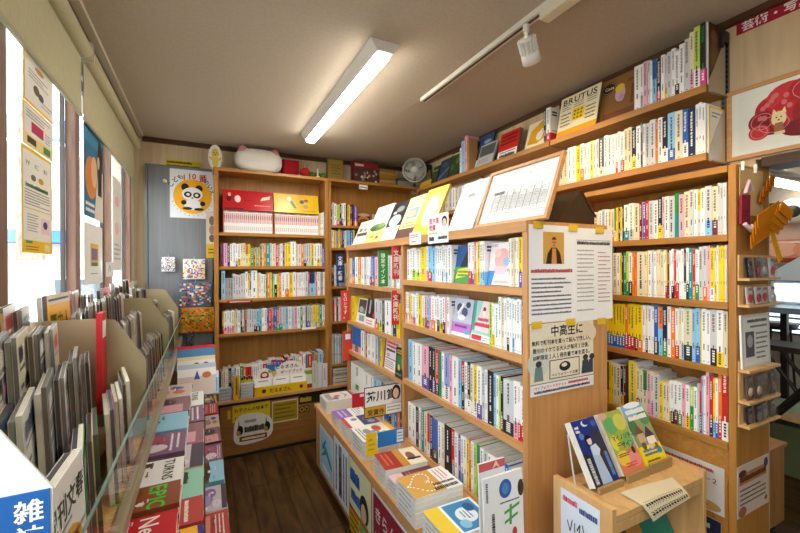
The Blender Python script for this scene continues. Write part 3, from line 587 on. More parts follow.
def mag_design(P, base, rnd):
    P.rect(0, 0, 1, 1, base, 1); ink = 'f4f2ec' if base in ('c8242c', '2565b8', '26262a', '2f8f48', '6b4a9c', '5a3d28', '8f8f92') else rnd.choice(['c8242c', '26262a', '1f2d5c', '2f8f48'])
    k = rnd.random(); a, b, c = (rnd.choice(MAGC) for _ in range(3))
    if k < .35: P.rect(.08, .12, .92, .72, a, 2); P.ell(.5, .45, .22, .2, b, 3); P.rect(.3, .12, .7, .34, c, 3)
    elif k < .7:
        P.poly([(0, 0), (1, 0), (1, .45), (0, .3)], a, 2); P.ell(.6, .5, .2, .15, 'e6c3a4', 3); P.ell(.6, .58, .22, .1, '33241c', 4, 16, 0, 180); P.rect(.42, .2, .8, .38, b, 3)
    else:
        for i in range(6): x, y = rnd.uniform(.1, .7), rnd.uniform(.1, .62); P.rect(x, y, x+rnd.uniform(.1, .25), y+rnd.uniform(.08, .2), rnd.choice(MAGC), 2)
    P.lines(.06, .80, .06+rnd.uniform(.5, .88), .94, 1, ink, 4, .95); P.lines(.06, .74, .7, .78, 1, ink, 4, .6)
    for i in range(3): P.rect(.06, .62-i*.1, .06+rnd.uniform(.15, .35), .65-i*.1, ink, 4)
def magazine(name, o, a, b, w, h, t, base, design, label=None, group=None, rnd=R, pagecol='d9d4c8'):
    """a = width direction, b = height direction (both in the cover plane), cover looks along a x b"""
    a, b = V(a).normalized(), V(b).normalized(); n = a.cross(b); o = V(o); k = .0007
    cv = MB('gloss'); cv.obox(o-n*k, a*w, b*h, n*k, base); cv.obox(o-n*t, a*w, b*h, n*k, 'd8d6d0'); cv.obox(o-n*t+a*(w-k), a*k, b*h, n*t, base)
    P = Panel(cv, o, a, b, w, h, .0003)
    if callable(design): design(P, base, rnd)
    else:
        P.rect(0, 0, 1, 1, base, .5); P.draw(design)
    ob = cv.build(name)
    pg = MB('pages'); pg.obox(o-n*(t-k-.0002)+a*.0008+b*.001, a*(w-k-.001), b*(h-.002), n*(t-2*k-.0004), pagecol); pg.build('page_block', ob)
    if label: tag(ob, label, 'magazine', group)
    return ob
TIERN = ['back row under the window', 'second row of the rack', 'third row of the rack', 'front row behind the clear front']
tiers = [(-.424, 1.1205, .318), (-.345, 1.0605, .335), (-.268, 1.0005, .30), (-.182, .9555, .255)]
rr = random.Random(5)
for ti, (xf, zb, hh) in enumerate(tiers):
    for (ya, yb, sect) in ((.67, 1.56, 'nearest'), (1.575, 2.485, 'middle'), (2.505, 3.385, 'farthest')):
        if ti in (1, 2) and sect == 'nearest': yb = 1.495
        y = ya; idx = 0; runs = []; rn = ['back row', 'second row', 'third row', 'front row'][ti]
        while y < yb-.12:
            flat = ti == 0 and rr.random() < .35; lab = None; w = rr.uniform(.185, .205); base = rr.choice(MAGC)
            if flat and idx: y += .085
            if ti == 0 and abs(y-1.575) < .01: flat = True; base = 'f0b51e'; w = .22
            if ti == 3 and sect == 'nearest' and idx == 0: flat = True; base = 'efeeea'; w = .19
            w = min(w, yb-y-.002); pitch = w+.004 if flat else rr.uniform(.10, .118); n = 1 if sect == 'farthest' and not flat else 2
            if ti == 3 and not flat and rr.random() < .3: pitch += .05
            yaw = 0 if flat else math.radians(12); lean = math.radians(2.5); adir = V((-math.sin(yaw), math.cos(yaw), 0)); bd = V((-math.sin(lean), 0, math.cos(lean))); bd = (bd-adir*bd.dot(adir)).normalized(); nn = adir.cross(bd)
            tmax = .026 if flat else .0195; h = hh*rr.uniform(.86, 1.0); off = 0
            if base == 'f0b51e' and flat: h = hh*.97
            for c in range(n):
                t = (tmax/n)-.0008; des = mag_design; lab = None
                if base == 'f0b51e' and flat and c == 0:
                    des = [('r', .0, .9, 1, 1, 'e8e3d8'), ('l', .05, .92, .95, .98, 1, '4a4a4a'), ('t', '歴史人', .06, .60, .24, '26201a', 3, .88), ('e', .5, .28, .36, .2, '8e4a2a', 1), ('r', .2, .05, .8, .3, '5a3d28', 2)]; lab = 'yellow magazine with large black brush title in the back row'
                elif ti == 3 and sect == 'nearest' and idx == 0 and c == 0:
                    des = [('t', '週刊文春', .04, .74, .17, '26262a', 3, .92), ('e', .5, .34, .42, .3, 'd9a13a', 1), ('e', .5, .34, .36, .25, '7a4a22', 2), ('e', .5, .36, .2, .15, 'c98d4e', 3), ('r', .1, .68, .6, .70, '8f8f92', 2)]; lab = 'white weekly magazine with brush title behind the white sign panel'
                mg = magazine('magazine', V((xf, y, zb+.001))-nn*off, adir, bd, w, h-c*rr.uniform(.002, .012), t, base if c == 0 else rr.choice(MAGC), des, rnd=rr, pagecol=rr.choice(['8f867a', '7a7168', 'a39a8c', 'c9bfa8', '4f473f', '6a5f4e', 'd6cdb8', '5a5450']))
                cn = MN[base] if c == 0 else 'upright'
                tag(mg, lab or '%s magazine%s, %s of %s, %s section' % (cn, ' copy' if c else '', 'behind '+nth(idx+1)+' one' if c else nth(idx+1)+' from near end', rn, sect), 'magazine', 'magazines in the %s' % TIERN[ti]); off += t+.0008
            y += pitch; idx += 1
mb = MB('plastic'); mb.box(-.30, 1.50, 1.06, -.285, 1.56, 1.375, 'c9202a'); P = Panel(mb, (-.285, 1.50, 1.06), YP, ZP, .06, .315); P.rect(.1, .75, .9, .92, 'efeeea', 1)
tag(mb.build('index_card'), 'red index card standing at the nearest beige divider', 'card')
# two low steps of flat magazines that slide in under the rack
LT = thing('magazine_table', 'stepped low table of flat magazines in front of the rack', 'table', (-.2, 2.0, 0))
part(LT, 'top', [(-.36, .64, .73, 0, 3.30, .75)], 'darkwood'); part(LT, 'front_panel', [(-.062, .66, .52, -.05, 3.28, .7295)], 'darkwood'); part(LT, 'lower_step', [(-.05, .64, .50, .085, 3.30, .5195)], 'darkwood'); part(LT, 'lower_panel', [(.06, .66, 0, .075, 3.28, .4995)], 'darkwood'); part(LT, 'end_panel', [(-.36, 3.26, 0, -.063, 3.28, .7295)], 'darkwood')
# covers lie with their heads towards the rack or the aisle; each pile has several copies
def busy(D):
    E_ = []
    for k in range(9): x, y = rr.uniform(.04, .8), rr.uniform(.04, .75); E_.append(('l', x, y, x+rr.uniform(.1, .25), y+rr.uniform(.02, .06), 1, rr.choice(['3a3a40', 'efeeea', '8f8f92', '5a3d28', 'd8d3c8']), 5, .6))
    for k in range(5): E_.append(('e', rr.uniform(.1, .9), rr.uniform(.1, .7), rr.uniform(.03, .09), rr.uniform(.02, .06), rr.choice(MAGC), 4, 10))
    return list(D)+E_
def pile(yc, xr, w, h, n, base, design, lab, rot=0, t=.009, group='flat magazines on the low table', z=.7505):
    """w along Y, h along X; xr = right (aisle side) edge"""
    c = V((xr-h/2, yc, 0))
    for k in range(n):
        r = math.radians(rot+rr.uniform(-1.5, 1.5)); a = V((math.sin(r), -math.cos(r), 0)); b = V((math.cos(r), math.sin(r), 0)); tt = t*rr.uniform(.8, 1.15)
        z += tt+.0006; o = c-a*w/2-b*h/2+ZP*z; top = k == n-1
        mg = magazine('magazine', o, a, b, w, h, tt, base, busy(design) if top else mag_design, rnd=rr, pagecol=rr.choice(['e6e2d8', 'd5d0c4', 'cfc6b4']))
        tag(mg, lab if top else lab.replace(' on the low table', ' pile').replace(' on the lower step', ' pile')+', %s' % ('bottom copy' if k == 0 else '%s copy up' % nth(k+1)), 'magazine', group)
    return z
NEW = [('r', 0, 0, 1, .52, '26262a'), ('r', 0, .52, 1, 1, 'c8202c'), ('t', 'Newton', .05, .70, .22, 'f6f2ec'), ('l', .06, .56, .9, .63, 2, 'f0d9d4'), ('l', .08, .1, .9, .45, 4, 'f4f0e8', 3), ('r', .3, .30, .36, .42, 'c8202c', 3), ('r', .45, .30, .51, .42, 'c8202c', 3)]
TURN = [('r', 0, 0, 1, 1, 'e9ebe8'), ('t', 'TURNS', .06, .80, .15, '26262a'), ('r', .35, .12, .9, .55, '6b93c0', 1), ('r', .45, .2, .8, .4, '2f4a6a', 2), ('l', .06, .15, .3, .7, 8, '5a5a5a')]
EPIC = [('r', 0, 0, 1, 1, '8e4a2a'), ('t', 'EPIC', .05, .72, .22, '3fd03a'), ('e', .3, .4, .2, .2, 'd0a070', 1), ('e', .72, .45, .2, .14, 'c9ccd0', 1), ('r', .1, .1, .9, .2, '5a3020', 2), ('t', '22', .1, .08, .2, 'f4efe4')]
BLUE = [('r', 0, 0, 1, 1, '3b2f86', 1), ('p', [(0, .8), (1, .95), (1, 1), (0, .95)], 'f0b51e', 2), ('p', [(.2, .6), (.75, .78), (.7, .84), (.15, .68)], 'f0b51e', 2), ('e', .5, .4, .16, .3, 'efe0b0', 2), ('p', [(.6, .1), (.8, .7), (.9, .68), (.72, .05)], 'f2cf1e', 3), ('e', .25, .3, .15, .2, '6b4a9c', 3)]
GREEN = [('r', 0, 0, 1, 1, '8fc7b0', 1), ('l', .1, .55, .9, .68, 1, '244a3c', 3, .8), ('l', .1, .74, .9, .86, 1, '244a3c', 3, .8), ('e', .5, .35, .1, .1, '4f8f78', 2)]
RED2 = [('r', 0, 0, 1, 1, 'b3413c', 1), ('r', .1, .1, .9, .5, 'd98a78', 2), ('l', .1, .6, .9, .9, 3, 'f3e4dc')]
PLUM = [('r', 0, 0, 1, 1, '7c5a78', 1), ('e', .4, .5, .3, .3, 'a9516a', 2), ('e', .7, .6, .18, .2, 'd8c9d0', 3), ('e', .6, .25, .2, .15, '3a2a3a', 3), ('l', .1, .8, .9, .95, 2, 'efe4ea')]
FLOR = [('r', 0, 0, 1, 1, 'c9bfc4', 1), ('e', .3, .5, .2, .2, '7f73b4', 2), ('e', .6, .4, .22, .2, '9a92c8', 2), ('e', .75, .7, .15, .14, 'd8cfe0', 2), ('r', 0, .85, 1, 1, '4a4050', 2)]
SKY = [('r', 0, .5, 1, 1, '8fc9e2', 1), ('r', 0, 0, 1, .5, '6a4030', 1), ('e', .5, .45, .4, .1, '3a241c', 2), ('r', 0, 0, 1, .18, 'd8d070', 3), ('r', .72, .03, .9, .15, '8a8440', 4)]
PINK = [('r', 0, 0, 1, 1, '8a6468', 1), ('r', .5, .3, 1, .9, 'd8a0ac', 2), ('e', .3, .5, .22, .3, '4a3a40', 2), ('e', .2, .2, .15, .1, 'd8cfd0', 3)]
SEA = [('r', 0, .4, 1, 1, 'cdb9b0', 1), ('r', 0, 0, 1, .4, '7a4a48', 1), ('e', .3, .75, .12, .12, '2b57b0', 2), ('e', .62, .8, .14, .1, 'c8703a', 2), ('e', .6, .5, .2, .15, 'a98f80', 2), ('r', .75, .1, .95, .3, '4a7a50', 2)]
# each place holds a lower pile whose edge shows on the right and a second pile on top of it
for yc, w, lo, up in ((.86, .20, ('efeeea', FLOR, 'white floral booklet nearest on the low table'), ('6b4a9c', PLUM, 'purple magazine nearest on the low table')), (1.085, .205, ('3b2f86', BLUE, 'dark blue magazine with yellow streaks on the low table'), ('c8202c', NEW, 'red and black science magazine on the low table')),
        (1.262, .135, ('b3413c', RED2, 'red magazine on the low table'), ('8e4a2a', EPIC, 'rust brown magazine with green masthead on the low table')),
        (1.43, .185, ('8fc7b0', GREEN, 'mint green booklet on the low table'), ('efeeea', TURN, 'white magazine with bold dark masthead on the low table')),
        (1.63, .20, ('ece4cc', FLOR, 'lilac floral booklet on the low table'), ('7c5a78', PLUM, 'plum coloured floral magazine on the low table')),
        (1.85, .21, ('e9a0b4', PINK, 'pink and brown booklet on the low table'), ('8cc4e6', SKY, 'light blue and brown food magazine on the low table')),
        (2.08, .22, ('5a3d28', PLUM, 'dark floral booklet on the low table'), ('5a3d28', PINK, 'brown magazine with a pink block on the low table')),
        (2.33, .24, ('efeeea', TURN, 'white booklet on the low table'), ('d8d3c8', SEA, 'beige magazine with blue star on the low table'))):
    zz = pile(yc, -.006, w, .28, 5, lo[0], lo[1], lo[2], t=.014); pile(yc+.004, -.064, w-.008, .27, 4, up[0], up[1], up[2], z=zz, t=.014)
for yc, w, lab, b_, D in ((1.32, .17, 'yellow and teal booklet on the lower step', 'f2cf1e', SEA), (1.52, .19, 'white and red booklet on the lower step', 'efeeea', RED2), (1.72, .18, 'white booklet with dark edge on the lower step', 'efeeea', FLOR), (1.93, .19, 'teal blue booklet on the lower step', '8cc4e6', SKY), (2.14, .19, 'pale floral booklet on the lower step', 'd8d3c8', PLUM), (2.36, .2, 'brown patterned booklet on the lower step', '5a3d28', PINK), (2.58, .2, 'white patterned booklet on the lower step', 'efeeea', SEA), (2.8, .2, 'red booklet far along the lower step', 'c23a36', RED2), (3.03, .2, 'blue booklet farthest on the lower step', '8cc4e6', BLUE)):
    pile(yc, .075, w, .12, 6, b_, D, lab, t=.013, group='flat magazines on the lower step', z=.52)
# leaning magazines at the far end
def leanmag(px_, py_, Y, w, h, base, D, lab, deg=25, name='magazine', cat='magazine'):
    o = at(px_, py_, Y=Y); s = math.radians(deg); mg = magazine(name, o, XP, V((0, math.sin(s), math.cos(s))), w, h, .012, base, D, rnd=rr); tag(mg, lab, cat, 'magazines leaning at the far end'); return mg
leanmag(177, 398, 2.52, .20, .18, 'efeeea', [('r', 0, 0, 1, .6, 'd6c8be', 1), ('p', [(.42, .5), (.5, .8), (.58, .5)], '2b57b0', 2), ('e', .75, .62, .12, .1, 'c8703a', 2), ('r', 0, .85, 1, 1, 'b9c6d8', 2), ('e', .3, .3, .1, .1, '8f8f92', 2)], 'pale magazine with blue star leaning at the far end')
leanmag(177, 372, 2.72, .21, .15, 'efeeea', [('r', 0, .88, 1, 1, 'c8242c', 2), ('r', 0, .55, 1, .88, '4f86b8', 2), ('r', 0, .4, 1, .55, 'e8dcae', 2), ('e', .5, .2, .08, .1, 'a9403a', 2), ('e', .75, .2, .08, .1, 'a9403a', 2)], 'white magazine with red top edge leaning at the far end', 20)
leanmag(197, 396, 2.60, .12, .15, '8cc4e6', [('r', 0, .7, 1, 1, 'd8cfe0', 2), ('r', 0, .1, .9, .7, '3a8ec4', 2), ('e', .3, .4, .2, .1, 'efeeea', 3), ('r', .1, .15, .8, .28, 'efeeea', 3)], 'small blue booklet leaning beside the bookcase', 40)
# posters and sheets hung in the windows
def wsheet(y0, zb, w, h, col, D, lab, x=-.470, th=.0008): return sheet('poster', lab, 'poster', (x, y0, zb), YP, ZP, w, h, col, D, 'posters hung in the windows', th)
def px_at_y(p, q, X=-.47): return at(p, q, X=X)
A0, A1 = at(22, 252, X=-.47), at(52, 256, X=-.47); T0 = at(22, 140, X=-.47)
yw = A1.y-A0.y; zt = at(22, 143, X=-.47).z; zm = at(22, 97, X=-.47).z; ztt = at(22, 46, X=-.47).z
wsheet(A0.y, A0.z, yw, zt-A0.z, 'f3f1e6', [('r', 0, .97, 1, 1, 'f0bf2a'), ('r', 0, .08, .04, 1, 'f0bf2a'), ('r', .96, .08, 1, 1, 'f0bf2a'), ('r', 0, 0, 1, .12, 'f2c21e'), ('t', 'マチ', .1, .83, .055, '2b2b2b'), ('t', 'のこ', .38, .83, .06, '2f9a48'), ('t', 'まち', .68, .83, .055, '2b2b2b'),
    ('e', .35, .73, .08, .03, '6e6a62', 2), ('e', .6, .73, .09, .03, 'd0a22a', 2), ('l', .1, .62, .85, .67, 1, '3f7a46', 3, .8), ('l', .08, .45, .92, .61, 6, '8a8a86'), ('r', .06, .42, .94, .428, 'e0b93a', 2), ('l', .15, .2, .5, .38, 7, '9a9a96'), ('r', .6, .2, .92, .36, 'f2d3d8', 2), ('e', .74, .29, .08, .04, '3a3a78', 3), ('r', .1, .09, .3, .115, '4f9a6a', 3), ('l', .1, .02, .5, .07, 2, '6a5a20', 3), ('r', .7, .02, .9, .09, 'efe0a0', 3)],
    'long white and yellow poster with green title hanging in the nearest window')
B0 = at(22, 144, X=-.468); 
wsheet(A0.y+.01, zt+.005, yw, zm-zt-.008, 'f3f1e6', [('r', 0, .96, 1, 1, 'f0bf2a'), ('r', .0, 0, .04, 1, 'f0d060'), ('r', 0, 0, 1, .3, 'f0dd9a', 1), ('r', .25, .38, .65, .64, 'c8285a', 2), ('r', .12, .08, .4, .24, '3a3020', 2), ('r', .65, .06, .9, .24, '4f8f48', 2), ('l', .1, .68, .9, .9, 3, '8f8f92'), ('l', .7, .34, .92, .62, 4, '8f8f92')], 'pale leaflet with a crimson block above the long yellow poster', -.4695)
wsheet(A0.y+.015, zm, yw, ztt-zm, 'f6f4ec', [('r', 0, 0, 1, .06, 'f0bf2a'), ('r', 0, 0, .05, 1, 'f0c84a'), ('e', .4, .4, .1, .1, '7a5a3a', 2), ('e', .55, .34, .1, .08, '5a5a5a', 2), ('l', .15, .55, .9, .75, 3, 'a5a5a0'), ('e', .5, .85, .15, .05, 'd08a5a', 2), ('l', .55, .15, .95, .3, 2, 'a5a5a0')], 'topmost white leaflet with yellow edge half hidden by the blind', -.4695)
C0, C1 = at(80.5, 214, X=-.478), at(101, 220, X=-.478)
wsheet(C0.y+.02, C0.z, C1.y-C0.y-.02, .62, '2f6f92', [('r', 0, .55, 1, 1, '3a86a6', 1), ('l', .06, .72, .7, .95, 6, '9fc8d4'), ('e', .35, .3, .3, .16, 'd0803a', 2), ('e', .5, .36, .16, .12, 'e0b48c', 3), ('p', [(.5, 0), (1, 0), (1, .4), (.75, .42), (.6, .2)], 'd8d2c4', 2), ('e', .82, .5, .14, .14, '241c1a', 3), ('p', [(.7, .2), (.92, .2), (.95, .5), (.72, .5)], '241c1a', 2), ('e', .73, .46, .07, .05, 'e0b48c', 4), ('l', .06, .03, .5, .12, 2, 'f4f2ec', 4, .6)], 'blue film poster with two figures in the middle window')
wsheet(C0.y+.02, C0.z-.31, C1.y-C0.y-.04, .28, 'e6e6e2', [('r', .3, .3, .75, .68, 'e3b54a', 1), ('r', .36, .4, .7, .6, '8a6a9a', 2), ('r', .36, .3, .7, .36, '4a7a5a', 2), ('l', .3, .15, .7, .2, 1, '8f8f92')], 'white sheet with a small yellow picture under the blue poster')
D0, D1 = at(111, 250, X=-.478), at(121, 250, X=-.478)
wsheet(D0.y+.01, 1.50, .25, .55, 'eceae6', [('e', .5, .75, .25, .06, 'e6b9bf', 1), ('e', .45, .45, .22, .07, 'eac4c8', 1), ('l', .1, .1, .9, .3, 4, 'b5b5b2')], 'pale poster with faint pink marks in the far window')
sheet('notice_card', 'small clear notice card on top of the back magazine row', 'card', at(106, 277, X=-.44), YP, ZP, .17, .075, 'dfe4e4', [('e', .5, .5, .15, .3, '8f9494', 1), ('p', [(.4, .2), (.5, .8), (.6, .2)], 'efefef', 2)])
# ---------------------------------------------------------------- covers shown face out
def faceout(name, lab, o, a, back, lean, w, h, t, base, D, group=None, cat='book', pages='e9e4d6', spine=None, band=None):
    """o bottom left corner of the cover as seen, a rightwards, back = horizontal direction away from the viewer"""
    s = math.radians(lean); a = V(a).normalized(); b = V(back).normalized()*math.sin(s)+ZP*math.cos(s); n = a.cross(b); o = V(o)+ZP*(t*math.sin(s)+.0006); k = .0014
    cv = MB('gloss'); cv.obox(o-n*k, a*w, b*h, n*k, base); cv.obox(o-n*t, a*w, b*h, n*k, 'efeeea'); cv.obox(o-n*t+a*(w-k), a*k, b*h, n*t, spine or base)
    P = Panel(cv, o, a, b, w, h, .0003); P.rect(0, 0, 1, 1, base, .5); P.draw(D); ob = cv.build(name)
    if t > .004:
        pg = MB('pages'); pg.obox(o-n*(t-k-.0002)+a*.001+b*.001, a*(w-k-.0012), b*(h-.002), n*(t-2*k-.0004), pages); pg.build('page_block', ob)
    if band:
        bd = MB('gloss'); hb = h*band[0]; bd.obox(o+n*.0006-a*.0003, a*(w+.0006), b*hb, n*.0002, band[1]); bd.obox(o-n*t-a*.0004, a*.0004, b*hb, n*(t+.0008), band[1])
        Q = Panel(bd, o+n*.0009-a*.0003, a, b, w+.0006, hb, .0003); Q.draw(band[2]); bd.build('paper_band', ob)
    tag(ob, lab, cat, group); return ob
g = 'books shown face out in the island bookcase'
def inrow(gap, z, base, D, lab, h=.178, t=.012, lean=9, w=None, x=1.075):
    A, B = gap; w0 = A.y-B.y; w = w or w0-.006
    return faceout('paperback_book', lab, V((x, A.y-.003, z)), FX, XP, lean, w, h, t, base, D, g)
inrow(G['I1'][0], 1.435, '2f6f4a', [('r', 0, .42, 1, 1, '2a5a9a', 1), ('p', [(.3, .42), (.75, 1), (1, 1), (.7, .42)], '23242c', 2), ('p', [(.75, .6), (.95, .9), (1, .7)], 'e0b03a', 3), ('r', 0, .0, 1, .42, '3f9a4a', 2), ('p', [(.1, .1), (.95, .2), (.95, .42), (.2, .36)], 'e6d53a', 3), ('l', .2, .16, .9, .34, 2, '2f8f48', 4, .7)], 'blue and green paperback shown face out, top shelf of near bay')
inrow(G['I1'][1], 1.435, 'f0e6e4', [('e', .55, .6, .32, .26, 'eab0a8', 1), ('e', .75, .55, .14, .1, '8fb4e0', 2), ('e', .35, .75, .14, .1, 'f0c8c4', 3), ('e', .5, .35, .3, .1, 'eec0c8', 2), ('p', [(0, 0), (.2, 0), (.3, .33), (0, .33)], '3a8ed0', 3), ('e', .88, .36, .08, .05, 'a8b03a', 3), ('l', .3, .04, .95, .12, 1, 'd8b090', 3, .7), ('r', 0, .9, .3, .97, 'c9c4cc', 2)], 'pale pink paperback with blue corner shown face out, top shelf')
inrow(G['I2'][0], 1.182, 'b9bfd0', [('e', .3, .75, .14, .12, '3a3f5a', 2), ('e', .6, .65, .16, .12, '4a5074', 2), ('e', .75, .85, .12, .08, '2f3350', 2), ('e', .45, .5, .2, .08, 'e6e8f0', 2), ('p', [(.2, .6), (.5, .9), (.55, .85), (.3, .55)], 'f0f2f6', 3), ('r', 0, .1, 1, .36, 'c67ac8', 3), ('l', .15, .22, .8, .32, 1, '6a3a8a', 4, .7), ('e', .8, .14, .14, .06, '5ab0dc', 4), ('r', 0, 0, 1, .1, 'e9e6ec', 3)], 'grey and purple paperback shown face out, second shelf of near bay')
inrow(G['I2'][1], 1.182, '9fd0c0', [('p', [(.15, .25), (.45, 1), (.75, 1), (.85, .25)], 'f0d0d4', 2), ('e', .55, .8, .07, .06, '4a3a3a', 3), ('r', .5, .62, .6, .76, 'f0e6dc', 3), ('l', .28, .5, .8, .6, 1, 'd02a4a', 4, .9), ('l', .14, .36, .9, .48, 1, 'd02a4a', 4, .9), ('r', 0, 0, 1, .17, 'f2efec', 3), ('r', .05, .03, .55, .15, 'd8303c', 4), ('l', .6, .03, .95, .14, 2, '8f8f92', 4), ('r', 0, .25, .14, 1, '4f9a90', 2)], 'teal and pink paperback with red title shown face out, second shelf')
inrow(G['F2'][0], 1.075, 'e9eaec', [('r', .1, .4, .95, .95, '3a3f44', 2), ('e', .45, .55, .25, .12, '8fb0cc', 3), ('e', .75, .48, .16, .1, '7a9a3a', 3), ('r', .3, .08, .9, .32, '8f98a0', 3)], 'white paperback with dark photograph shown face out, far bay', .19)
inrow(G['F2'][1], 1.075, '1e1c20', [('p', [(.55, .35), (1, .3), (1, 1), (.8, .95), (.7, .6)], 'c8202c', 2), ('L', .2, .45, .4, .95, 1, 'c9c9cc', 3, .7), ('r', 0, 0, 1, .3, 'efeeec', 3), ('l', .1, .05, .9, .24, 2, 'd0707a', 4, .6)], 'black paperback with red shape shown face out, far bay', .20)
inrow(G['F3'][0], .835, 'f0ecec', [('r', 0, 0, .09, 1, '7a2a6a', 2), ('l', .14, .72, .98, .95, 2, 'd8606a', 3, .8), ('l', .14, .60, .8, .7, 1, '3a3a40', 3, .8), ('t', '101', .2, .42, .16, 'd84a7a', 4), ('r', .14, .36, .8, .39, '8a3a7a', 3), ('l', .14, .06, .7, .32, 4, '5a5a60', 3)], 'white magazine with purple spine edge and pink title, third shelf far bay', .20, .008, 6)
inrow(G['F3'][1], .835, '20262a', [('e', .5, .5, .4, .25, '2f7a4a', 2), ('e', .5, .35, .14, .1, 'e6c86a', 3), ('l', .1, .78, .9, .94, 2, 'c9a93a', 3, .7), ('r', .1, .1, .9, .16, '6a8a6a', 3)], 'small black book with green glow shown face out, third shelf', .185, .01, 4, .095, 1.048)
# things leaning on top of the island
g = 'books and boards leaning on top of the island'
ZT = 1.6825
def top(lab, p0, p1, h, t, base, D, name='hardcover_book', cat='book', lean=24, x=1.085, **k):
    A = at(*p0, X=x); B = at(*p1, X=x); return faceout(name, lab, V((x, A.y, ZT)), FX, XP, lean, A.y-B.y-.004, h, t, base, D, g, cat, **k)
top('white cover with dark pictures, farthest on the island top', (352, 245), (363.5, 243), .205, .012, 'efece4', [('r', .1, .35, .95, .48, '4a3236', 2), ('e', .3, .62, .14, .08, '3a7a4a', 2), ('e', .7, .6, .1, .06, 'c86a5a', 2), ('l', .2, .75, .9, .9, 2, '8f8f92')])
top('white cover with green band and yellow foot on the island top', (364, 243), (380, 241), .30, .014, 'eef2f0', [('r', 0, 0, 1, .3, 'ecdc8a', 1), ('e', .5, .4, .48, .1, '5f8a50', 2), ('e', .3, .36, .16, .06, '3f6a3a', 3), ('e', .7, .45, .2, .06, '8fae6a', 3), ('e', .55, .72, .2, .08, '9fc4dc', 2), ('e', .35, .15, .12, .04, 'c8a040', 3), ('e', .7, .12, .1, .04, '7a6a40', 3)])
top('black and white cover with pale blue shape on the island top', (380.5, 241), (394.5, 239), .285, .014, '2e3032', [('r', 0, 0, 1, .35, 'e6ebee', 1), ('e', .5, .5, .4, .16, 'b9d8e0', 2), ('e', .4, .45, .18, .08, 'f0f4f4', 3), ('e', .6, .8, .25, .08, '8f9498', 2), ('e', .3, .72, .12, .04, 'c9c9c9', 2)])
top('cream cover with grey photograph and brown foot on the island top', (395, 239), (410.5, 236.5), .29, .014, 'f0e2a8', [('r', 0, 0, 1, .22, '6a5048', 1), ('r', .2, .45, .9, .72, '8fa4c0', 2), ('e', .5, .58, .25, .08, 'd8c08a', 3), ('l', .1, .25, .9, .38, 2, '7a6a50', 3)])
top('yellow cover with a large blue-grey shape on the island top', (411, 236.5), (431, 233.5), .305, .016, 'f2d34e', [('e', .5, .5, .3, .34, 'b9c6c8', 2), ('e', .55, .55, .2, .24, 'e0dcc0', 3), ('e', .45, .38, .14, .12, 'a0b4c0', 4), ('r', .1, .88, .9, .94, 'c8a83a', 2)], spine='e0bc2a')
top('white sketch board with a faint pencil portrait on the island top', (447, 230), (472, 227.5), .275, .008, 'eeeeec', [('e', .5, .62, .12, .1, 'c9c2c0', 1), ('e', .5, .66, .17, .09, '7a7676', 2, 16, 10, 170), ('p', [(.34, .3), (.4, .5), (.5, .53), (.62, .48), (.66, .3)], 'cdb0b0', 1), ('p', [(.2, .3), (.36, .42), (.37, .40), (.22, .28)], 'b9b0b0', 2), ('p', [(.7, .7), (.85, .85), (.86, .83), (.72, .69)], 'c9c4c4', 2), ('l', .3, .22, .7, .27, 1, 'c9b4b4', 2, .3)], 'sketch_board', 'drawing', x=1.10)
